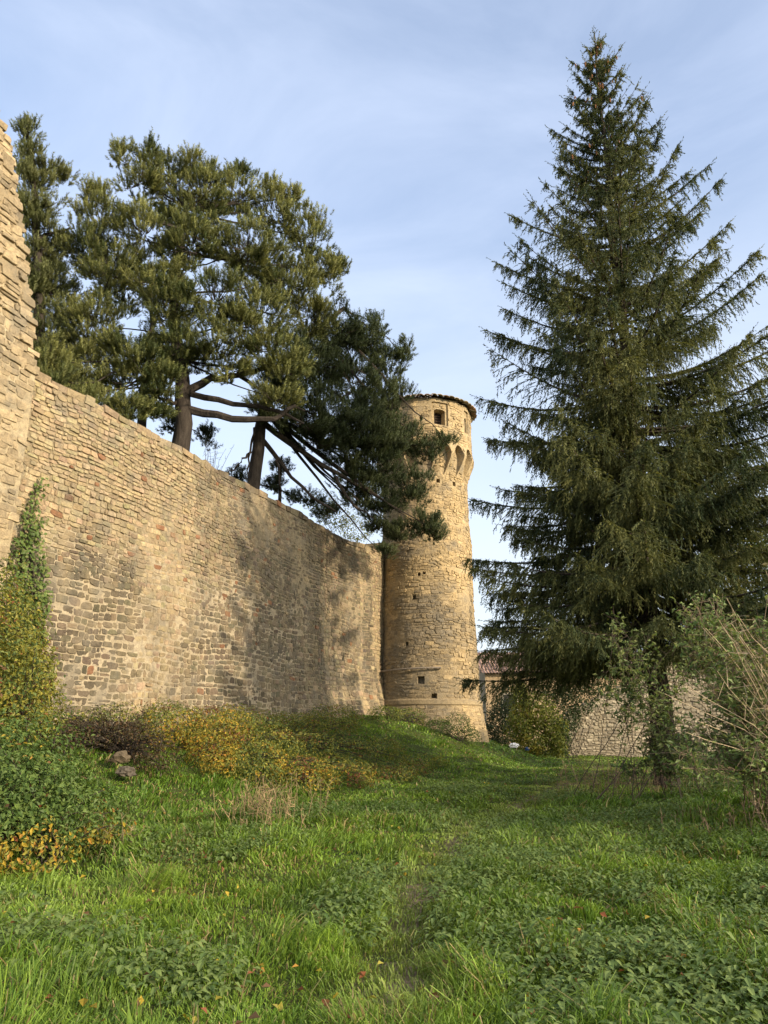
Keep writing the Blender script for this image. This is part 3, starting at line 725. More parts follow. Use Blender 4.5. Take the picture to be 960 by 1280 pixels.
# leader
for zz in np.arange(25.2, 26.3, 0.07):
    TW_S.append(np.array([[SP[0], SP[1], zz]])); a = rg.uniform(0, 6.28); TW_D.append(unit(np.array([[math.cos(a), math.sin(a), 0.7]]))); TW_L.append(np.array([0.16 + 0.3 * (26.3 - zz)])); TW_DR.append(np.zeros(1))
mbB.done('bough', M_BARK2, spruce)
S_ = np.concatenate(TW_S); D_ = np.concatenate(TW_D); L_ = np.concatenate(TW_L); DR_ = np.concatenate(TW_DR)
n = len(S_)
cn_ = fbm(S_ * 0.8, 121)[:, None]
C_ = lerp(np.array([0.034, 0.052, 0.022]), np.array([0.165, 0.168, 0.055]), np.clip(cn_[:, 0] * 1.6 - 0.4 + rg.normal(0, 0.15, n), 0, 1))
V, F, C = feather(S_, D_, L_, 5, 2, 0.05 + 0.0 * L_, 1.0, DR_[:, None], C_, rg, 0.15)
build('crown', V, [F], M_NEEDLE, spruce, [C])
# cones near the top, one mesh shared
cv = []; prof = [(0, 0.006), (0.02, 0.022), (0.06, 0.028), (0.11, 0.022), (0.15, 0.008)]
for zz, r_ in prof:
    for a in range(6): cv.append([math.cos(a * 1.047 + zz * 20) * r_, math.sin(a * 1.047 + zz * 20) * r_, -zz])
cf = [[r_ * 6 + a, r_ * 6 + (a + 1) % 6, (r_ + 1) * 6 + (a + 1) % 6, (r_ + 1) * 6 + a] for r_ in range(4) for a in range(6)]
cone0 = None; cnt = 0
cand = [t for t in tips if t[2] > 20.0]
while cnt < 96:
    pts, l, zt_ = cand[rg.integers(len(cand))]
    if rg.random() > (zt_ - 18.5) / 6: continue
    f = rg.uniform(0.3, 1.0); k = f * (len(pts) - 1); i = min(int(k), len(pts) - 2)
    p = pts[i] + (pts[i + 1] - pts[i]) * (k - i) + rg.normal(0, 0.05, 3)
    if cone0 is None:
        cone0 = build('cone', np.array(cv), [np.array(cf)], M_PLAIN, None, [np.tile([[0.27, 0.13, 0.065]], (len(cf), 1))]); o = cone0
    else:
        o = cone0.copy(); COL.objects.link(o)
    o.parent = spruce; o.location = p - np.array([*SP, 0]); o.rotation_euler = (rg.normal(0, 0.15), rg.normal(0, 0.15), rg.uniform(0, 6)); sc = rg.uniform(0.9, 1.5); o.scale = (sc, sc, sc)
    cnt += 1

# ------------------------------------------------------------------ pines on the terrace
def lobes_world(lobes, d0, rg):
    out = []
    for lb in lobes:
        px, py, rx, ry = lb[:4]; d = lb[4] if len(lb) > 4 else d0
        c = at(px, py, d); dep = c[1] * math.cos(PITCH) + (c[2] - EYE) * math.sin(PITCH)
        out.append((c - np.array([0, 0, 0.25]), 0.9 * rx * dep / FPX, 0.86 * ry * dep / FPX))
    return out

def pine(name, label, base, trunk_px, d0, lobes, limbs, dark, light, seed, trunk_r=0.33, dens=1.0, group=None, wid=0.092, sl=0.30):
    rg = np.random.default_rng(seed)
    root = empty(name, base, label, 'tree', group)
    tp = np.array([base - np.array([0, 0, 0.3])] + [at(px, py, d) for px, py, d in trunk_px])
    s = np.linspace(0, 1, len(tp)); si = np.linspace(0, 1, 14)
    tp = np.stack([np.interp(si, s, tp[:, i]) for i in range(3)], 1)
    tp[1:-1, :2] += rg.normal(0, 0.03, (12, 2))
    mb = MB(); mb.tube(tp, np.interp(si, [0, 0.12, 1], [trunk_r * 1.25, trunk_r, trunk_r * 0.3]), (0.1, 0.08, 0.06), 10, 0.06)
    mb.done('trunk', M_BARK, root, True)
    mb = MB()
    for lm in limbs:
        r0 = lm[0]; pts = np.array([at(*q) for q in lm[1:]]); ss = np.linspace(0, 1, len(pts)); sj = np.linspace(0, 1, 10)
        pts = np.stack([np.interp(sj, ss, pts[:, i]) for i in range(3)], 1) + np.concatenate([np.zeros((1, 3)), rg.normal(0, 0.035, (9, 3))])
        mb.tube(pts, np.linspace(r0, r0 * 0.35, 10), (0.1, 0.08, 0.06), 6, 0.05)
    LW = lobes_world(lobes, d0, rg)
    SS, DD, LL, CC = [], [], [], []
    for (c, rx, ry) in LW:
        # limb from nearest trunk point
        k = np.argmin(np.linalg.norm(tp - (c - np.array([0, 0, 0.6 * ry])), axis=1)); a = tp[max(6, min(k, len(tp) - 1))]
        mid = (a + c) / 2 + np.array([0, 0, -0.12]) * np.linalg.norm(c - a) * 0.5
        tb = np.linspace(0, 1, 8)[:, None]; lp = (1 - tb) ** 2 * a + 2 * tb * (1 - tb) * mid + tb ** 2 * c + rg.normal(0, 0.09, (8, 3)) * np.linspace(0, 1, 8)[:, None]
        mb.tube(lp, np.linspace(0.018 + 0.008 * np.linalg.norm(c - a), 0.012, 8), (0.1, 0.08, 0.06), 5)
        npad = int(rx * ry * 36 * dens) + 6
        u = rand_unit(npad, rg); rr = rg.uniform(0.35, 1.08, (npad, 1)) ** 0.6
        rz = (rx + ry) / 2
        vr = unit(np.array([c[0], c[1], 0])); hr_ = np.array([vr[1], -vr[0], 0])
        # lumpy surface
        lump = 0.55 + 0.85 * vnoise(u * 2.6 + c, seed)[:, None]
        off = (u[:, :1] * hr_ * rx + u[:, 1:2] * vr * rz + u[:, 2:] * np.array([0, 0, 1]) * ry) * rr * lump
        pc = c + off
        for j in range(0, npad, 2):
            tt_ = np.linspace(0.25, 1, 4)[:, None]
            q = c * (1 - tt_) + pc[j] * tt_ + np.array([0, 0, -0.15]) * np.sin(tt_ * np.pi)
            mb.tube(q, np.linspace(0.022, 0.008, 4), (0.1, 0.08, 0.06), 3)
        nsh = 12
        out = unit(off + 1e-6)
        pr = 0.33
        for j in range(nsh):
            loc = rand_unit(npad, rg) * np.array([pr, pr, pr * 0.55]) * rg.uniform(0.3, 1.1, (npad, 1))
            st = pc + loc
            d = unit(out * rg.uniform(0.2, 0.9, (npad, 1)) + loc / pr * 0.45 + np.array([0, 0, 1.0]) * rg.uniform(0.6, 1.6, (npad, 1)))
            SS.append(st); DD.append(d); LL.append(sl * rg.uniform(0.6, 1.35, npad))
            t = np.clip(0.5 + 1.5 * (fbm(pc * 0.9, seed + 5) - 0.5) + rg.normal(0, 0.24, npad), 0, 1)
            CC.append(lerp(np.array(dark), np.array(light), t))
    mb.done('limb', M_BARK, root)
    S_, D_, L_, C_ = map(np.concatenate, (SS, DD, LL, CC))
    V, F, C = feather(S_, D_, L_, 5, 6, np.full(len(S_), wid * 1.12), 1.25, 0.0, C_, rg, 0.22, 0.5, 0.13, 0.22)
    build('crown', V, [F], M_NEEDLE, root, [C])
    return root

PD, PL = (0.052, 0.070, 0.025), (0.235, 0.24, 0.085)
A0 = at(229, 560, 26.6); A0[2] = 9.2
pine('pine_tree', 'broad old pine with a thick dark trunk and a full sunlit crown behind the wall', A0,
     [(229, 540, 26.6), (228, 470, 26.7), (216, 400, 26.9), (222, 330, 27), (232, 260, 27.2)], 27.0,
     [(178, 222, 34, 36, 27), (215, 215, 30, 32, 28.5), (253, 238, 36, 36, 26.6), (300, 238, 34, 36, 27.6), (345, 262, 34, 34, 27.4), (385, 290, 34, 36, 28.2), (402, 335, 28, 30, 28),
      (128, 272, 34, 34, 27), (180, 285, 44, 40, 26.0), (240, 300, 46, 42, 25.4), (310, 305, 46, 42, 25.8), (360, 345, 42, 38, 26.6), (140, 330, 44, 40, 26.4),
      (200, 345, 44, 36, 25.4), (270, 370, 46, 38, 25.2), (330, 385, 44, 36, 26.0), (386, 392, 40, 32, 28), (120, 392, 40, 34, 26.4), (270, 425, 42, 30, 25.2), (340, 430, 38, 28, 25.6), (165, 430, 42, 26, 26),
      (115, 450, 36, 30, 26.8), (160, 470, 38, 22, 26.2), (195, 492, 24, 20, 25.6), (240, 270, 50, 50, 29.5), (320, 330, 50, 46, 29.8), (160, 350, 50, 46, 29.6), (230, 445, 30, 22, 27.8),(290, 455, 26, 18, 25.4),
      (150, 190, 8, 16, 27), (75, 470, 28, 20, 25), (105, 492, 26, 14, 24.6), (60, 440, 24, 24, 26), (165, 500, 24, 14, 25), (205, 470, 26, 18, 25), (195, 508, 18, 12, 25.5), (160, 518, 16, 9, 25), (215, 375, 40, 34, 25.2), (228, 425, 34, 26, 25.2), (90, 470, 34, 26, 26.2), (130, 495, 30, 16, 25.4), (180, 455, 40, 26, 25.4), (300, 400, 40, 34, 25.2), (355, 455, 34, 26, 25.8), (345, 490, 30, 16, 25.6), (110, 300, 30, 30, 27), (185, 185, 16, 14, 27.4), (240, 200, 14, 14, 27.4), (340, 235, 14, 14, 27.4), (112, 238, 8, 14, 27), (130, 235, 8, 12, 27), (263, 210, 10, 14, 27), (298, 208, 10, 14, 27.6), (368, 238, 10, 14, 27.6), (420, 330, 16, 16, 28)],
     [(0.17, (232, 492, 26.6), (262, 474, 26.4), (300, 467, 26.2), (345, 455, 26)), (0.12, (236, 492, 26.6), (290, 505, 26.2), (340, 512, 26), (380, 528, 25.8)),
      (0.16, (236, 512, 26.6), (290, 524, 26.2), (340, 525, 25.9), (372, 505, 25.6)), (0.08, (300, 470, 26.2), (340, 498, 26), (380, 512, 26)), (0.1, (214, 470, 26.6), (180, 450, 26.2), (140, 440, 26.2)),
      (0.09, (225, 505, 26.6), (205, 500, 26.2), (190, 492, 25.8))],
     PD, PL, 201, 0.34, 1.0)

B0 = at(318, 605, 28.6); B0[2] = 9.2
pine('pine_tree', 'leaning dark pine whose shaded boughs hang over the wall in front of the tower', B0,
     [(318, 600, 28.6), (325, 530, 28.6), (345, 470, 28.8), (385, 420, 29.4), (430, 385, 30)], 30.5,
     [(420, 405, 34, 32, 29.5), (456, 420, 30, 28, 30.5), (484, 448, 26, 28, 31.2), (400, 450, 44, 36, 29), (445, 475, 44, 36, 29.8), (490, 490, 26, 34, 31.5), (356, 472, 38, 30, 27.6), (400, 505, 44, 32, 28.6), (450, 525, 44, 34, 30),
      (498, 540, 34, 34, 31.8), (470, 575, 44, 30, 31.4), (430, 560, 34, 22, 30.2), (535, 558, 26, 18, 32.4), (515, 605, 34, 24, 32.4), (478, 618, 34, 22, 32.2), (530, 648, 26, 18, 32.8), (500, 660, 26, 16, 32.8), (545, 660, 14, 10, 33),
      (440, 440, 46, 44, 32.5), (370, 440, 44, 34, 28.2), (345, 500, 34, 24, 27.4), (380, 520, 40, 24, 28), (425, 530, 44, 30, 29.4), (465, 545, 40, 30, 30.8), (445, 590, 30, 18, 30.8), (395, 545, 30, 14, 28.8), (450, 625, 24, 14, 31.6), (480, 685, 12, 8, 32.6), (470, 520, 40, 44, 33.2), (455, 600, 22, 18, 31.2), (470, 650, 16, 14, 32.5), (506, 432, 10, 14, 31.2), (472, 402, 10, 14, 30.6), (556, 545, 10, 8, 32.6)],
     [(0.13, (325, 525, 28.6), (370, 560, 29), (415, 590, 29.8), (455, 610, 31), (500, 640, 32.4)), (0.10, (327, 548, 28.6), (355, 585, 29), (390, 620, 29.4), (420, 640, 29.8)),
      (0.06, (345, 575, 28.8), (350, 600, 28.9), (352, 625, 29)), (0.06, (318, 535, 28.6), (312, 570, 28.4), (308, 600, 28.2)), (0.05, (314, 565, 28.5), (298, 580, 28.3), (284, 592, 28.2)),
      (0.12, (330, 515, 28.6), (380, 540, 29), (430, 560, 30)), (0.08, (420, 595, 30), (440, 630, 30.6), (470, 650, 32))],
     (0.036, 0.052, 0.024), (0.085, 0.102, 0.045), 202, 0.29, 1.0)  # much darker needle colours: the shade on this pine is in the palette

C0 = at(52, 470, 27.5); C0[2] = 9.2
pine('pine_tree', 'narrow pointed conifer beside the jagged broken wall at the far left', C0,
     [(50, 400, 27.5), (48, 300, 27.6), (40, 220, 27.7), (34, 145, 27.8)], 27.6,
     [(34, 158, 9, 16), (38, 185, 14, 14), (62, 205, 20, 9), (48, 220, 20, 14), (80, 214, 12, 7), (34, 215, 16, 12), (50, 250, 28, 18), (60, 280, 30, 18), (30, 260, 20, 20), (48, 312, 34, 20), (80, 300, 20, 14), (66, 345, 38, 22),
      (40, 360, 30, 24), (80, 385, 34, 22), (56, 405, 38, 24), (88, 430, 34, 24), (62, 445, 34, 22), (50, 330, 40, 40, 29)],
     [(0.07, (48, 300, 27.6), (70, 290, 27.4), (92, 285, 27.2))],
     (0.075, 0.09, 0.035), (0.18, 0.19, 0.08), 203, 0.22, 1.3, None, 0.09, 0.3)

D0 = at(180, 530, 29); D0[2] = 9.4
pine('pine_tree', 'slim pine just left of the thick trunk, with low shaded boughs', D0,
     [(180, 500, 29), (186, 440, 29), (190, 380, 29.2)], 29.5,
     [(120, 485, 26, 18), (90, 470, 22, 16), (150, 505, 20, 12), (215, 520, 14, 20, 29), (256, 540, 12, 22, 30), (140, 440, 40, 26, 30), (200, 420, 30, 24, 31)], [],
     (0.045, 0.055, 0.026), (0.09, 0.1, 0.045), 204, 0.2, 0.8, None, 0.10, 0.22)

E0 = at(350, 618, 33); E0[2] = 9.3
pine('pine_tree', 'small young pine peeping over the wall to the right of the leaning trunk', E0,
     [(350, 605, 33), (352, 570, 33)], 33,
     [(345, 600, 16, 14), (352, 580, 12, 12), (380, 615, 22, 12, 32), (300, 588, 14, 10, 32), (410, 632, 18, 12, 32)], [],
     (0.05, 0.062, 0.03), (0.10, 0.115, 0.055), 205, 0.1, 1.0, None, 0.10, 0.2)

# ------------------------------------------------------------------ bushes
GREENS = [(0.045, 0.075, 0.020), (0.07, 0.105, 0.030), (0.10, 0.135, 0.04)]
YELLOW = [(0.34, 0.25, 0.03), (0.42, 0.30, 0.04), (0.27, 0.24, 0.04), (0.36, 0.19, 0.035)]
OLIVE = [(0.18, 0.19, 0.035), (0.23, 0.215, 0.04), (0.13, 0.155, 0.035)]
BROWN = [(0.10, 0.06, 0.03), (0.16, 0.085, 0.04), (0.20, 0.07, 0.03)]
def pal(lst, n, rg): return np.array(lst)[rg.integers(0, len(lst), n)] * rg.uniform(0.75, 1.25, (n, 1))

def bush(name, label, cat, base, lobes, nleaf, size, colour, seed, nstem=40, stemc=(0.10, 0.075, 0.05), group=None, inner=0.55, lump=0.55, lf=1.8, upb=0.4, twig=0.012):
    """lobes: list of (centre, rx, ry, rz)"""
    rg = np.random.default_rng(seed)
    root = empty(name, base, label, cat, group)
    vol = np.array([l[1] * l[2] + l[2] * l[3] + l[1] * l[3] for l in lobes]); cnts = (vol / vol.sum() * nleaf).astype(int)
    Ps, Ns = [], []
    mb = MB()
    for (c, rx, ry, rz), k in zip(lobes, cnts):
        c = np.array(c, float); u = rand_unit(k, rg); r = rg.uniform(inner, 1.0, (k, 1)) ** 0.7
        lm = 1 - lump / 2 + lump * fbm(u * lf + c, seed, 3)[:, None] * 1.3 - 0.15 * lump
        p = c + u * np.array([rx, ry, rz]) * r * lm
        Ps.append(p); Ns.append(unit(u + np.array([0, 0, upb]) + rg.normal(0, 0.45, (k, 3))))
        for j in range(max(2, int(nstem * k / nleaf))):
            e = p[rg.integers(k)] if k else c; b0 = np.array(base) + np.array([rg.normal(0, rx * 0.25), rg.normal(0, ry * 0.25), 0]); b0[2] = ground_h(b0[0], b0[1]) if base[2] < 8 else base[2]
            t = np.linspace(0, 1, 5)[:, None]; mid = b0 * 0.4 + e * 0.6 + np.array([0, 0, 0.25])
            q = (1 - t) ** 2 * b0 + 2 * t * (1 - t) * mid + t ** 2 * e
            mb.tube(q, np.linspace(twig, twig * 0.4, 5), stemc, 4)
    P = np.concatenate(Ps); Nr = np.concatenate(Ns)
    gh = ground_h(P[:, 0], P[:, 1]) if base[2] < 8 else np.full(len(P), -9.0)
    k = P[:, 2] > gh + 0.03; P = P[k]; Nr = Nr[k]
    V, F, C = leaves(P, Nr, size * rg.uniform(0.6, 1.35, len(P)), colour(P, rg), rg)
    build('foliage', V, [F], M_LEAF, root, [C])
    mb.done('stem', M_BARK, root)
    return root

def gpt(px, py, d, dz=0.0):
    p = at(px, py, d); p[2] = ground_h(p[0], p[1]) + dz; return p

# big dark green bush, left foreground
def c_green_yellow(P, rg):
    n = len(P); c = pal(GREENS, n, rg) * np.array([1.2, 1.3, 1.05])
    yl = (fbm(P * 1.3, 301) + 0.20 * sstep(0.9, 0.2, P[:, 2]) + 0.20 * sstep(-5.2, -3.8, P[:, 0]) + rg.normal(0, 0.07, n)) > 0.84
    c[yl] = pal(YELLOW + OLIVE, yl.sum(), rg)
    rd = rg.random(n) < 0.012; c[rd] = pal(BROWN, rd.sum(), rg)
    return c
bx = gpt(20, 1060, 10.8)
bush('bush', 'large round dark green bush at the left edge with yellow leaves round its foot', 'bush', bx,
     [((-5.6, 9.9, 0.75), 1.7, 1.3, 1.0), ((-4.55, 10.3, 0.6), 0.95, 1.0, 0.8), ((-5.2, 10.6, 1.0), 1.3, 1.1, 0.85), ((-4.3, 9.6, 0.25), 0.7, 0.6, 0.5), ((-5.0, 9.2, 0.4), 0.9, 0.7, 0.6), ((-6.4, 10.5, 0.9), 1.6, 1.3, 1.1), ((-3.95, 10.7, 0.45), 0.6, 0.7, 0.5)],
     30000, 0.068, c_green_yellow, 31, 90)

# creeper-covered mound below the ivy
def c_mound(P, rg):
    n = len(P); c = pal(GREENS + OLIVE, n, rg) * 1.1
    yl = (fbm(P * 1.1, 311) + rg.normal(0, 0.04, n)) > 0.57; c[yl] = pal(OLIVE + YELLOW[2:3], yl.sum(), rg)
    rd = (fbm(P * 1.6, 313) + rg.normal(0, 0.06, n)) > 0.70; c[rd] = pal(BROWN, rd.sum(), rg)
    return c
bx = gpt(20, 900, 16.2)
def L3(px, py, d, rx, ry, rz): return (at(px, py, d), rx, ry, rz)
bush('creeper', 'tangled olive and green creeper heaped against the wall below the ivy', 'creeper', bx,
     [L3(5, 860, 15.5, 1.0, 0.8, 1.1), L3(-20, 800, 16, 1.2, 0.9, 1.4), L3(5, 800, 17, 0.65, 0.7, 1.0), L3(20, 860, 16.5, 0.7, 0.7, 0.9), L3(0, 745, 17.5, 0.55, 0.5, 0.8), L3(40, 890, 16.5, 0.7, 0.7, 0.7), L3(-60, 850, 15, 1.5, 1, 1.6)],
     15000, 0.085, c_mound, 32, 60)

# ivy climbing the wall
rg = np.random.default_rng(33)
root = empty('ivy', wpt(0.9, 0.1, 1.2), 'green ivy column climbing the wall at the far left', 'ivy')
n = 6500
u = rg.uniform(-0.9, 2.2, n); v = rg.uniform(1.5, 7.4, n)
cxv = 0.75 + 0.25 * np.sin(v * 0.8); hwv = np.interp(v, [1.5, 3.5, 5.2, 6.3, 7.0, 7.4], [1.1, 0.75, 0.5, 0.34, 0.14, 0.05]) * (0.7 + 0.6 * vnoise(np.stack([v * 1.8, v * 0 + np.sign(u - cxv)], 1), 4))
k = np.abs(u - cxv) < hwv; u, v = u[k], v[k]; n = len(u)
P = w_surf(u, v, rg.uniform(0.05, 0.32, n) * (0.5 + vnoise(np.stack([u, v], 1) * 2.5, 6)))
Nr = unit(np.array([WN[0], WN[1], 0.5])[None] + rg.normal(0, 0.35, (n, 3)))
cc = pal([(0.08, 0.13, 0.03), (0.11, 0.165, 0.04), (0.15, 0.19, 0.05)], n, rg); k = (fbm(np.stack([u, v], 1) * 1.5, 8) + 0.25 * sstep(4.5, 2.5, v) + rg.normal(0, 0.07, n)) > 0.68; cc[k] = pal(OLIVE + BROWN[:1], k.sum(), rg)
V, F, C = leaves(P, Nr, 0.10 * rg.uniform(0.6, 1.3, n), cc, rg, 0.85, 0.15); build('foliage', V, [F], M_LEAF, root, [C])
mb = MB()
for j in range(9):
    vv_ = np.linspace(0.9, rg.uniform(4, 7), 10); uu_ = 0.75 + 0.25 * np.sin(vv_ * 0.8) + np.interp(vv_, [1.5, 5.2, 7.0], [0.8, 0.4, 0.05]) * np.clip(rg.normal(0, 0.4) + np.cumsum(rg.normal(0, 0.06, 10)), -0.7, 0.7); mb.tube(w_surf(uu_, vv_, np.full(10, 0.05)), 0.018, (0.1, 0.075, 0.05), 4)
mb.done('stem', M_BARK, root)

# bank hedges
def c_autumn(P, rg):
    n = len(P); c = pal(OLIVE + GREENS[1:], n, rg) * 1.1
    f = fbm(P * 1.2, 321) + rg.normal(0, 0.05, n)
    yl = f > 0.53; c[yl] = pal(YELLOW + OLIVE, yl.sum(), rg)
    b_ = (fbm(P * 1.4, 323) + rg.normal(0, 0.05, n)) > 0.66; c[b_] = pal(BROWN, b_.sum(), rg)
    return c
def c_mix(P, rg):
    n = len(P); c = pal(GREENS + OLIVE, n, rg) * 1.05
    b_ = (fbm(P * 1.2, 331) + rg.normal(0, 0.08, n)) > 0.57; c[b_] = pal(BROWN + OLIVE, b_.sum(), rg)
    yl = (fbm(P * 1.5, 333) + rg.normal(0, 0.08, n)) > 0.64; c[yl] = pal(OLIVE + YELLOW[2:3], yl.sum(), rg)
    return c
def c_dead(P, rg):
    n = len(P); c = pal(BROWN[:1] + [(0.06, 0.045, 0.03), (0.08, 0.075, 0.03)], n, rg); k = (P[:, 2] > 1.75) & (rg.random(n) < 0.7); c[k] = pal(OLIVE + GREENS[1:], k.sum(), rg); return c
def bank(t, s, dz=0.0):
    p = wpt(t, s, 0); p[2] = ground_h(p[0], p[1]) + dz; return p
def BL(t, s, dz, rx, ry, rz): return (bank(t, s, dz), rx, ry, rz)
bush('bramble', 'bare brown bramble thicket in the hollow at the foot of the wall', 'bramble', bank(2.6, 1.4),
     [BL(1.8, 1.3, 0.5, 1.1, 0.8, 0.55), BL(2.9, 1.2, 0.55, 0.9, 0.9, 0.5), BL(2.6, 2.2, 0.45, 0.9, 0.7, 0.5), BL(0.6, 1.6, 0.5, 0.9, 0.8, 0.6), BL(2.2, 2.8, 0.25, 0.7, 0.6, 0.4)], 5200, 0.07, c_dead, 34, 260, (0.11, 0.075, 0.05), None, 0.3, 0.5, 1.8, 0.4, 0.011)
bush('hedge', 'golden yellow autumn thicket on the bank under the wall', 'hedge', bank(5.2, 2.4),
     [BL(4.6, 1.4, 0.5, 1.0, 1.0, 0.75), BL(5.4, 2.4, 0.45, 1.1, 1.0, 0.75), BL(6.6, 1.6, 0.4, 1.2, 1.0, 0.65), BL(5.2, 3.6, 0.35, 1.0, 0.9, 0.6), BL(6.8, 3.0, 0.3, 1.1, 1.0, 0.55), BL(4.3, 3.0, 0.4, 0.8, 0.7, 0.6), BL(3.7, 3.6, 0.35, 0.6, 0.6, 0.5), BL(3.9, 1.6, 0.5, 0.6, 0.7, 0.6), BL(6.4, 4.4, 0.2, 0.9, 0.9, 0.45), BL(7.4, 5.2, 0.15, 1.0, 0.9, 0.4), BL(5.6, 4.9, 0.15, 0.9, 0.8, 0.4), BL(4.4, 4.2, 0.2, 0.7, 0.7, 0.45)],
     22000, 0.075, c_autumn, 35, 80)
bush('hedge', 'green and rusty brown thicket on the bank, right of the golden thicket', 'hedge', bank(10, 2.2),
     [BL(8.2, 1.6, 0.35, 1.3, 1.2, 0.6), BL(8.6, 3.2, 0.25, 1.2, 1.2, 0.5), BL(10.2, 1.8, 0.3, 1.4, 1.2, 0.6), BL(10.6, 3.6, 0.2, 1.4, 1.2, 0.45), BL(12.4, 2.0, 0.3, 1.5, 1.2, 0.55), BL(12.8, 3.8, 0.1, 1.3, 1.1, 0.4), BL(14.4, 1.6, 0.3, 1.2, 0.9, 0.55), BL(8.4, 4.6, 0.1, 1.0, 1.0, 0.4), BL(9.6, 5.4, 0.05, 1.2, 1.0, 0.35), BL(11.8, 5.2, 0.05, 1.2, 1.0, 0.35), BL(13.8, 5.0, 0.0, 1.2, 1.0, 0.3)],
     23000, 0.075, c_mix, 36, 70)
bush('bush', 'low bright green clump of weeds in the corner between wall and tower', 'bush', bank(20.0, 1.9),
     [BL(19.2, 1.7, 0.25, 0.8, 0.7, 0.45), BL(20.6, 2.3, 0.3, 0.9, 0.7, 0.45), BL(22.0, 3.2, 0.25, 1.0, 0.8, 0.4)], 3600, 0.08, lambda P, rg: pal(GREENS[1:] + OLIVE[:1], len(P), rg) * 1.15, 37, 20)
bush('bush', 'small dark shrub growing against the flared base of the round tower', 'bush', gpt(575, 925, 34.3),
     [(gpt(572, 925, 34.6, 0.5), 0.8, 0.6, 0.7), (gpt(588, 930, 34.8, 0.35), 0.5, 0.5, 0.5), (gpt(545, 925, 34.3, 0.2), 0.8, 0.6, 0.4)], 2600, 0.08, lambda P, rg: pal(GREENS, len(P), rg), 38, 20)

# shrubs beyond the tower
bush('bush', 'dark dense evergreen shrub just right of the tower foot', 'bush', gpt(625, 945, 43.5),
     [(at(625, 905, 43.5), 1.0, 1.0, 1.5), (at(610, 925, 43), 0.9, 0.9, 1.0), (at(640, 890, 44.5), 1.2, 1.0, 1.6), (at(622, 935, 43.5), 1.2, 0.9, 0.6)], 7000, 0.13, lambda P, rg: pal([(0.025, 0.04, 0.015), (0.035, 0.05, 0.02)], len(P), rg), 39, 20)
def c_yel(P, rg):
    n = len(P); c = pal([(0.16, 0.19, 0.035), (0.22, 0.23, 0.04), (0.12, 0.15, 0.03)], n, rg); k = (fbm(P * 0.8, 341) + rg.normal(0, 0.04, n)) > 0.70; c[k] = pal(YELLOW[2:3], k.sum(), rg); k = P[:, 0] > 8.9; c[k] = pal(GREENS + OLIVE, k.sum(), rg); return c
bush('bush', 'yellow green leafy bush in front of the dark shrub, beyond the tower', 'bush', gpt(668, 948, 40.5),
     [(at(652, 905, 40.5), 0.85, 0.9, 1.3), (at(672, 890, 40.5), 1.0, 0.9, 1.2), (at(690, 915, 40.5), 0.9, 0.9, 1.2), (at(665, 930, 40), 1.0, 0.8, 0.8), (at(698, 930, 40.2), 0.6, 0.7, 0.8), (at(650, 870, 41), 0.6, 0.7, 0.8)], 5200, 0.17, c_yel, 40, 40, (0.09, 0.07, 0.05), None, 0.35, 0.9)
bush('ivy', 'dark ivy spilling over the low end of the distant pale wall', 'ivy', gpt(712, 945, 44.3),
     [(at(705, 890, 44.2), 1.1, 0.7, 1.5), (at(722, 872, 44.2), 1.3, 0.6, 1.2), (at(745, 855, 44), 1.2, 0.5, 0.8), (at(700, 920, 44), 0.7, 0.6, 1.0), (at(690, 850, 44.5), 1.5, 0.8, 1.2)], 6500, 0.14, lambda P, rg: pal([(0.035, 0.055, 0.02), (0.05, 0.075, 0.028)], len(P), rg), 42, 20)
# shrubs peeping over the rampart
bush('bush', 'yellow green shrub behind the rampart top beside the merlon', 'bush', np.array([*at(440, 665, 37)[:2], 9.3]),
     [(at(445, 660, 37), 1.0, 0.8, 0.8), (at(420, 645, 36), 1.0, 0.8, 0.8), (at(400, 628, 35), 0.9, 0.8, 0.6)], 2600, 0.10, lambda P, rg: pal([(0.16, 0.18, 0.035), (0.10, 0.13, 0.03), (0.22, 0.21, 0.04)], len(P), rg), 43, 20)
mb = MB(); rg = np.random.default_rng(44)
for j in range(9):
    p0 = np.array([*at(262, 575, 26.2)[:2], 9.35]); e = at(250 + rg.uniform(0, 50), 548 + rg.uniform(0, 20), 25.8)
    q = np.linspace(p0, e, 5) + rg.normal(0, 0.04, (5, 3)); mb.tube(q, np.linspace(0.012, 0.005, 5), (0.13, 0.1, 0.08), 3)
    for k in range(9):
        f = rg.uniform(0.3, 1); b0 = p0 + (e - p0) * f; mb.tube([b0, b0 + rg.normal(0, 0.14, 3) + [0, 0, 0.06]], [0.006, 0.003], (0.16, 0.12, 0.09), 3)
tag(mb.done('twig', M_BARK), 'bare grey twiggy shrub on the wall top between the two pine trunks', 'shrub')

# white lump and blue scrap by the yellow bush
def blob(name, label, cat, p, r, colr, seed):
    rg = np.random.default_rng(seed); th, ph = np.meshgrid(np.linspace(0, np.pi, 11), np.linspace(0, 2 * np.pi, 17)[:-1], indexing='ij')
    d = np.stack([np.sin(th) * np.cos(ph), np.sin(th) * np.sin(ph), np.cos(th)], -1).reshape(-1, 3)
    v = d * np.array(r) * (0.45 + 1.1 * fbm(d * 2.6 + seed, seed)[:, None]); v[:, 2] = np.maximum(v[:, 2], -r[2] * 0.55)
    i, j = np.meshgrid(np.arange(10), np.arange(16), indexing='ij'); j2 = (j + 1) % 16
    f = np.stack([i * 16 + j, (i + 1) * 16 + j, (i + 1) * 16 + j2, i * 16 + j2], -1).reshape(-1, 4)
    mb = MB(); mb.add(v + np.array(p), f, colr); return tag(mb.done(name, M_PLAIN), label, cat)
p = gpt(643, 945, 38.6, 0.16); blob('bag', 'crumpled white bag lying on the grass at the foot of the yellow bush', 'bag', p, (0.22, 0.15, 0.15), (0.62, 0.62, 0.64), 3)
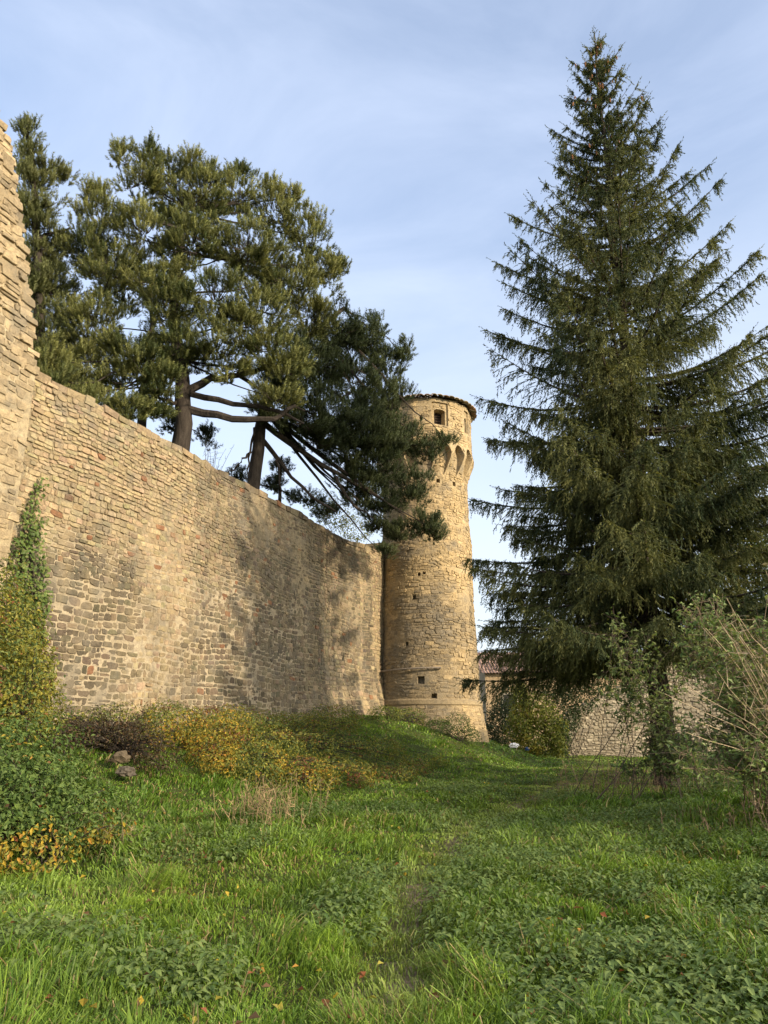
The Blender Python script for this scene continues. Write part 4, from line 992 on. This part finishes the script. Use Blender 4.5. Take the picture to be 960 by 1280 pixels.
p = gpt(659, 943, 39.0, 0.22); blob('bag', 'small crumpled blue scrap half hidden under the yellow bush', 'bag', p, (0.09, 0.08, 0.1), (0.035, 0.07, 0.16), 5)
# fallen stones in the hollow
for k, (px, py, d, r_, lab) in enumerate([(150, 948, 17.9, (0.20, 0.16, 0.15), 'tan fallen stone in the hollow, the upper of the two loose blocks'), (158, 966, 17.4, (0.20, 0.16, 0.12), 'grey fallen stone, the lower of the two loose blocks beside the golden thicket')]):
    p = at(px, py, d); p[2] = max(p[2], ground_h(p[0], p[1]) + 0.03); blob('stone', lab, 'stone', p, r_, (0.10, 0.078, 0.05) if k == 0 else (0.085, 0.072, 0.055), 11 + k)

# ------------------------------------------------------------------ right foreground: sapling and arching canes
def cane_shrub(name, label, base, canes, nleaf, size, cols, seed, r0=0.014, canec=(0.50, 0.39, 0.26), along=0.25):
    rg = np.random.default_rng(seed); root = empty(name, base, label, 'shrub'); mb = MB(); P, Nr = [], []
    for pts in canes:
        pts = np.array(pts, float); s = np.linspace(0, 1, len(pts)); si = np.linspace(0, 1, 12)
        q = np.stack([np.interp(si, s, pts[:, i]) for i in range(3)], 1); q[1:] += np.cumsum(rg.normal(0, 0.024, (11, 3)), 0)
        mb.tube(q, np.linspace(r0, r0 * 0.35, 12), np.array(canec) * rg.uniform(0.5, 1.25), 5)
        for k in range(int(nleaf / len(canes) / 3.2)):
            f = rg.uniform(along, 1.0) ** 0.8; b0 = np.array([np.interp(f, si, q[:, i]) for i in range(3)])
            e = b0 + rg.normal(0, 0.16, 3) + [0, 0, 0.02]
            mb.tube([b0, e], [0.005, 0.003], np.array(canec) * 0.6, 3)
            for m_ in range(3):
                P.append(b0 + (e - b0) * rg.uniform(0.5, 1.1) + rg.normal(0, 0.025, 3)); Nr.append(unit(rg.normal(0, 0.5, 3) + [0, -0.1, 0.7]))
    mb.done('stem', M_PLAIN, root)
    P = np.array(P); Nr = np.array(Nr); n = len(P)
    V, F, C = leaves(P, Nr, size * rg.uniform(0.55, 1.3, n), cols(P, rg), rg, 0.42, 0.3); build('foliage', V, [F], M_LEAF, root, [C])
    return root
rg = np.random.default_rng(55)
b0 = np.array([6.45, 12.3, 0]); b0[2] = ground_h(b0[0], b0[1])
tipsR = [(905, 800), (915, 810), (925, 795), (940, 800), (955, 790), (880, 850), (870, 790), (890, 900), (840, 870), (910, 770), (960, 850), (935, 870), (900, 860), (830, 900), (950, 820), (845, 820), (975, 770), (990, 790), (895, 760), (945, 745), (960, 760)]
canes = []
for (px, py) in [t for t in tipsR if t[0] > 858] + tipsR[:14]:
    e = at(px + rg.normal(0, 12), py + rg.normal(0, 10), rg.uniform(10.2, 12.6)); s0 = b0 + np.array([rg.normal(0, 0.25), rg.normal(0, 0.25), 0]); mid = s0 * 0.45 + e * 0.55 + np.array([0.25, 0.1, 0.22])
    canes.append([s0, s0 * 0.6 + mid * 0.4 + [0.03, 0, 0.03], mid, e])
for k in range(16):
    a = rg.uniform(-1.2, 1.6); l = rg.uniform(0.8, 1.9); s0 = b0 + np.array([rg.normal(0, 0.3), rg.normal(0, 0.3), 0]); e = s0 + np.array([math.cos(a) * l, math.sin(a) * l * 0.8, rg.uniform(1.3, 2.6)]); canes.append([s0, (s0 + e) / 2 + [0, 0, 0.3], e])
cane_shrub('shrub', 'bare arching shrub of pale tan canes at the right edge of the meadow', b0, canes, 1300, 0.085, lambda P, rg: pal([(0.12, 0.15, 0.05), (0.17, 0.19, 0.07), (0.20, 0.17, 0.08), (0.08, 0.11, 0.035)], len(P), rg), 61, 0.0115, (0.47, 0.37, 0.25))
b1 = np.array([6.9, 13.2, 0]); b1[2] = ground_h(b1[0], b1[1])
canes = []
for k in range(55):
    e = at(rg.uniform(840, 1010), rg.uniform(750, 960), rg.uniform(11.5, 14.2)); s0 = b1 + np.array([rg.normal(0, 0.5), rg.normal(0, 0.4), 0]); canes.append([s0, (s0 + e) / 2 + [0.1, 0, 0.25], e])
cane_shrub('shrub', 'leafy green shrub standing behind the tan canes at the right edge', b1, canes, 12000, 0.10, lambda P, rg: pal([(0.10, 0.16, 0.05), (0.16, 0.22, 0.08), (0.23, 0.28, 0.11)], len(P), rg), 62, 0.011, (0.28, 0.21, 0.14), 0.35)
b2 = gpt(815, 990, 17.5)
canes = []
for k in range(22):
    e = at(rg.uniform(745, 880), rg.uniform(775, 975), rg.uniform(16.3, 18.3)); s0 = b2 + np.array([rg.normal(-0.2, 0.9), rg.normal(0, 0.5), 0]); canes.append([s0, (s0 + e) / 2 + [0, 0, 0.2], e])
cane_shrub('sapling', 'thin leafy sapling in front of the foot of the spruce trunk', b2, canes, 3400, 0.12, lambda P, rg: pal([(0.09, 0.14, 0.045), (0.14, 0.19, 0.07), (0.20, 0.23, 0.085)], len(P), rg), 63, 0.010, (0.10, 0.075, 0.055), 0.35)

# dry stalk clumps
def stalks(name, label, cx, cy, sx_, sy_, n, h, seed, colr=(0.26, 0.19, 0.10)):
    rg = np.random.default_rng(seed); mb = MB()
    for k in range(n):
        x = cx + rg.normal(0, sx_); y = cy + rg.normal(0, sy_); z = ground_h(x, y); hh = h * rg.uniform(0.5, 1.2); ln = rg.normal(0, 0.22, 2) * hh
        q = np.array([[x, y, z - 0.02], [x + ln[0] * 0.4, y + ln[1] * 0.4, z + hh * 0.55], [x + ln[0], y + ln[1], z + hh]]); cc = np.array(colr) * rg.uniform(0.5, 1.2)
        mb.tube(q, [0.005, 0.004, 0.0025], cc, 3)
        for j in range(7):
            f = rg.uniform(0.35, 1); b = np.array([np.interp(f, [0, 0.5, 1], q[:, i]) for i in range(3)]); mb.tube([b, b + rg.normal(0, 0.06, 3) + [0, 0, 0.04]], [0.006, 0.0015], cc * rg.uniform(0.7, 1.3), 3)
    return tag(mb.done(name, M_PLAIN), label, 'dry weeds')
stalks('dry_weed', 'patch of dry tan weed stalks in the grass below the green and rusty thicket', -1.75, 13.0, 0.45, 0.7, 75, 0.6, 71)
stalks('dry_weed', 'dead brown stalks in front of the spruce trunk', 6.0, 19.3, 0.9, 0.8, 90, 0.75, 72, (0.2, 0.14, 0.085))
stalks('dry_weed', 'dry reddish brown stalks at the right edge beneath the tan canes', 5.6, 11.0, 0.6, 0.7, 50, 0.5, 73, (0.17, 0.12, 0.075))
stalks('dry_weed', 'thin dry stalks at the foot of the yellow leaves of the big left bush', -3.9, 10.4, 0.5, 0.4, 30, 0.5, 74, (0.24, 0.19, 0.10))

# ------------------------------------------------------------------ grass and low leafy weeds
rg = np.random.default_rng(88)
def scatter(n, rmin, rmax, amax, p):
    r = (rg.random(n) * (rmax ** p - rmin ** p) + rmin ** p) ** (1 / p); a = rg.uniform(-amax, amax, n); return r * np.sin(a), r * np.cos(a)
x1, y1 = scatter(520000, 2.5, 52, R(38), 0.62)
x2, y2 = scatter(110000, 1.2, 26, R(62), 1.1); k = np.abs(np.arctan2(x2, y2)) > R(37.5); x1 = np.concatenate([x1, x2[k]]); y1 = np.concatenate([y1, y2[k]])
x2, y2 = scatter(26000, 0.9, 2.6, R(38), 1.6); x1 = np.concatenate([x1, x2]); y1 = np.concatenate([y1, y2])
dxw = x1 - WA[0]; dyw = y1 - WA[1]; sw = dxw * WN[0] + dyw * WN[1]; tw = dxw * WD[0] + dyw * WD[1]
k = (sw > 0.15) & (np.hypot(x1 - TWR[0], y1 - TWR[1]) > 2.95); x, y = x1[k], y1[k]; sw = sw[k]; tw = tw[k]
pd = path_dist(x, y); pth = np.exp(-(pd / np.interp(y, [5, 12, 22], [0.28, 0.45, 0.8])) ** 2) * sstep(4.4, 5.2, y)
bare = pth * (0.35 + 0.65 * np.exp(-((y - 6.2) / 0.7) ** 2)) * sstep(0.35, 0.6, vnoise(np.stack([x, y * 0.9], 1) * 1.2, 9) + 0.2)
k = rg.random(len(x)) > bare * np.where(y < 9, 0.55, np.where(y > 16, 0.5, 0.2)); x, y, pth, sw, tw = x[k], y[k], pth[k], sw[k], tw[k]
n = len(x); d = np.hypot(x, y); p2 = np.stack([x, y], 1)
cl = fbm(p2 * 1.6, 141); cl2 = fbm(p2 * 0.35, 143)
ht = (0.08 + 0.24 * sstep(0.3, 0.8, cl)) * rg.uniform(0.35, 1.35, n) * (1 - 0.45 * pth) * 0.68
ht *= np.interp(y + 0.4 * np.maximum(0, x), [0, 14, 19, 24], [0.95, 0.95, 0.6, 0.36]) * np.where((sw < 7) & (tw > 10), 1.35, 1.0)
cl3 = vnoise(p2 * 4.5, 149); ht = np.maximum(ht * (0.55 + 0.9 * cl3), 0.035)
ht *= 1 + 0.7 * sstep(1.3, 0.3, sw)
tall = (rg.random(n) < 0.0012) & (pth < 0.3); ht[tall] = rg.uniform(0.18, 0.32, tall.sum()) * np.interp(y[tall], [0, 15, 22], [1, 0.9, 0.5])
wd = np.maximum(0.0032, d * 0.0006) * rg.uniform(0.8, 1.6, n)
z = ground_h(x, y) - 0.01
az = rg.uniform(0, 2 * np.pi, n) * 1.0 + 0; bend_ = rg.uniform(0.2, 1.4, n) * ht; bend_[tall] *= 0.8
flow = fbm(p2 * 0.7, 145) * 6.28 * 2; az = np.where(rg.random(n) < 0.55, flow + rg.normal(0, 0.5, n), az)
dx, dy = np.cos(az), np.sin(az); sx, sy = -dy, dx
fa = rg.uniform(-1.2, 1.2, n); sx, sy = sx * np.cos(fa) - sy * np.sin(fa), sx * np.sin(fa) + sy * np.cos(fa)
B = np.stack([x, y, z], 1); S3 = np.stack([sx, sy, 0 * sx], 1); D3 = np.stack([dx, dy, 0 * dx], 1); Zu = np.array([0, 0, 1.0])
hh = ht[:, None]; bb = bend_[:, None]; ww = wd[:, None]
m1 = B + Zu * hh * 0.55 + D3 * bb * 0.25; m2 = B + Zu * hh * 0.88 + D3 * bb * 0.62; tp_ = B + Zu * hh * (1 - 0.25 * bb / hh) + D3 * bb
V = np.stack([B - S3 * ww, B + S3 * ww, m1 - S3 * ww * 0.9, m1 + S3 * ww * 0.9, m2 - S3 * ww * 0.6, m2 + S3 * ww * 0.6, tp_], 1).reshape(-1, 3)
o = (np.arange(n) * 7)[:, None]
Q = np.stack([o + [[0, 1, 3, 2]], o + [[2, 3, 5, 4]]], 1).reshape(-1, 4); T = o + [[4, 5, 6]]
gcol = lerp(np.array([0.072, 0.145, 0.016]), np.array([0.195, 0.285, 0.038]), np.clip(0.15 + 0.9 * (cl2 - 0.25) + rg.normal(0, 0.28, n) + 0.25 * sstep(1.5, -2.5, x) * sstep(14, 8, y), 0, 1))
dry = rg.random(n) < (0.045 + 0.5 * np.exp(-((x - 5.6) / 1.5) ** 2 - ((y - 22.3) / 0.9) ** 2) + 0.16 * sstep(0.55, 0.75, fbm(p2 * 0.8, 147))); dry = dry | tall; gcol[dry] = np.array([0.27, 0.21, 0.095]) * rg.uniform(0.6, 1.2, (dry.sum(), 1))
gcol = gcol * (1 - 0.4 * pth[:, None]) + np.array([0.24, 0.26, 0.075]) * 0.4 * pth[:, None]; gcol = gcol * rg.uniform(0.7, 1.3, (n, 1)) * (0.72 + 0.56 * vnoise(p2 * 2.7, 153))[:, None]
tag(build('grass', V, [Q, T], M_GRASS, None, [np.repeat(gcol, 2, 0), gcol]), kind='stuff')

# leafy weeds, mostly on the right half
x, y = scatter(24000, 4.2, 24, R(36), 1.2)
p2 = np.stack([x, y], 1); f = fbm(p2 * 0.55, 151, 3)
dxw = x - WA[0]; dyw = y - WA[1]; sw = dxw * WN[0] + dyw * WN[1]
want = f + 0.16 * sstep(0.2, 1.2, x) * sstep(16, 11, y) - 0.10 * sstep(0.2, -1.5, x) - 0.12 * sstep(14, 18, y) * sstep(8, 5, y - x)
k = (want > 0.565 + rg.normal(0, 0.03, len(x))) & (sw > 0.5) & (path_dist(x, y) > 0.22); x, y = x[k], y[k]; n0 = len(x)
rep = 8; X = np.repeat(x, rep); Y = np.repeat(y, rep); n = len(X)
st = np.repeat(rg.uniform(0.10, 0.28, n0), rep); a = rg.uniform(0, 6.28, n); lv = rg.uniform(0.25, 1.0, n); rr = 0.035 + 0.07 * (1.1 - lv) * rg.uniform(0.6, 1.6, n)
P = np.stack([X + np.cos(a) * rr, Y + np.sin(a) * rr, ground_h(X, Y) + st * lv], 1)
dirv = np.stack([np.cos(a), np.sin(a), rg.uniform(-0.5, 0.25, n)], 1); dirv = unit(dirv); sd = unit(np.cross(dirv, [0, 0, 1.0])); nr = np.cross(sd, dirv)
sz = (rg.uniform(0.03, 0.078, n) * (1.15 - 0.3 * lv))[:, None]
b = P; m1 = P + dirv * sz * 0.4; m2 = P + dirv * sz * 0.75 - Zu * sz * 0.08; t = P + dirv * sz * 1.1 - Zu * sz * 0.22
V = np.stack([b, m1 + sd * sz * 0.33 + nr * sz * 0.1, m2 + sd * sz * 0.22 + nr * sz * 0.06, t, m2 - sd * sz * 0.22 + nr * sz * 0.06, m1 - sd * sz * 0.33 + nr * sz * 0.1, m1, m2], 1).reshape(-1, 3)
o = (np.arange(n) * 8)[:, None]
T = np.concatenate([o + [[0, 1, 6]], o + [[0, 6, 5]], o + [[7, 2, 3]], o + [[7, 3, 4]]], 1).reshape(-1, 3)
Q = np.concatenate([o + [[6, 1, 2, 7]], o + [[5, 6, 7, 4]]], 1).reshape(-1, 4)
wc = lerp(np.array([0.075, 0.13, 0.034]), np.array([0.19, 0.25, 0.075]), rg.random(n)); 
tag(build('ground_cover', V, [T, Q], M_LEAF, None, [np.repeat(wc, 4, 0), np.repeat(wc, 2, 0)]), kind='stuff')

x, y = scatter(2600, 4.0, 24, R(40), 1.1); k = (vnoise(np.stack([x, y], 1) * 0.6, 157) + 0.3 * sstep(4, 1, (x - WA[0]) * WN[0] + (y - WA[1]) * WN[1] - 3)) > 0.55; x, y = x[k], y[k]; n = len(x)
P = np.stack([x, y, ground_h(x, y) + rg.uniform(0.03, 0.14, n)], 1); Nr = unit(rg.normal(0, 0.45, (n, 3)) + [0, 0, 1])
V, F, C = leaves(P, Nr, 0.055 * rg.uniform(0.6, 1.4, n), pal(YELLOW + BROWN + BROWN, n, rg), rg, 0.7, 0.35)
tag(build('fallen_leaves', V, [F], M_LEAF, None, [C]), kind='stuff')

# ------------------------------------------------------------------ yellowing tree beyond the spruce, and the tree belt behind the photographer that shades the meadow
def crown_tree(name, label, base, h, rad, nl, size, cols, seed, group=None, gap=0.5):
    rg = np.random.default_rng(seed); base = np.array(base, float); root = empty(name, base, label, 'tree', group); mb = MB()
    zt = np.linspace(-0.2, h * 0.8, 8); tp = np.stack([base[0] + rg.normal(0, 0.06, 8), base[1] + rg.normal(0, 0.06, 8), base[2] + zt], 1); mb.tube(tp, np.linspace(0.26, 0.06, 8), (0.1, 0.08, 0.06), 8, 0.05)
    P, Nr = [], []
    nlob = 16
    for k in range(nlob):
        u = rand_unit(1, rg)[0]; c = base + np.array([0, 0, h * 0.62]) + u * np.array([rad, rad, h * 0.36]) * rg.uniform(0.4, 0.85); r = rad * rg.uniform(0.3, 0.5)
        t = np.linspace(0, 1, 5)[:, None]; b0 = tp[min(6, 2 + k % 5)]; mb.tube(b0 * (1 - t) + c * t, np.linspace(0.08, 0.02, 5), (0.1, 0.08, 0.06), 5)
        uu = rand_unit(nl // nlob, rg); P.append(c + uu * r * rg.uniform(0.3, 1.0, (len(uu), 1)) ** 0.5 * np.array([1, 1, 0.75])); Nr.append(unit(uu + rg.normal(0, 0.5, uu.shape)))
    mb.done('trunk', M_BARK, root); P = np.concatenate(P); Nr = np.concatenate(Nr); k = P[:, 2] > base[2] + 0.5; P, Nr = P[k], Nr[k]
    V, F, C = leaves(P, Nr, size * rg.uniform(0.7, 1.3, len(P)), cols(P, rg), rg, 0.7, 0.2); build('crown', V, [F], M_LEAF, root, [C])
    return root
crown_tree('broadleaf_tree', 'yellowing leafy tree showing through the spruce boughs at the right edge', (17.5, 31.5, 0), 13.5, 3.6, 9000, 0.16, lambda P, rg: pal(OLIVE + YELLOW[2:3] + GREENS, len(P), rg), 91)
crown_tree('broadleaf_tree', 'dark green leafy tree behind the tan canes and the spruce trunk', (16.0, 30.0, 0), 6.0, 3.0, 9000, 0.14, lambda P, rg: pal(GREENS + OLIVE[:1], len(P), rg), 92)
q_ = np.array([0.588, 0.809])
BELT = [(-10, 8.5), (-5, 12.0), (-0.5, 13.5), (4.5, 12.5)]
protoT = None
for i, (kk, hgt) in enumerate(BELT):
    pos = np.array([30.3, 5.2]) + q_ * kk + np.array([0.809, -0.588]) * ((i % 3) - 1) * 2.0
    if protoT is None:
        protoT = crown_tree('broadleaf_tree', 'leafy green tree of the row along the sunny side of the meadow', (pos[0], pos[1], 0), 13.0, 3.3, 2000, 0.40, lambda P, rg: pal(GREENS + OLIVE, len(P), rg), 93, 'row of trees along the meadow'); r = protoT
    else:
        r = protoT.copy(); COL.objects.link(r)
        for ch in protoT.children:
            c2 = ch.copy(); COL.objects.link(c2); c2.parent = r
        r.location = (pos[0], pos[1], 0)
    r.scale = (1.0, 1.0, hgt / 13.0); r.rotation_euler = (0, 0, i * 1.3)
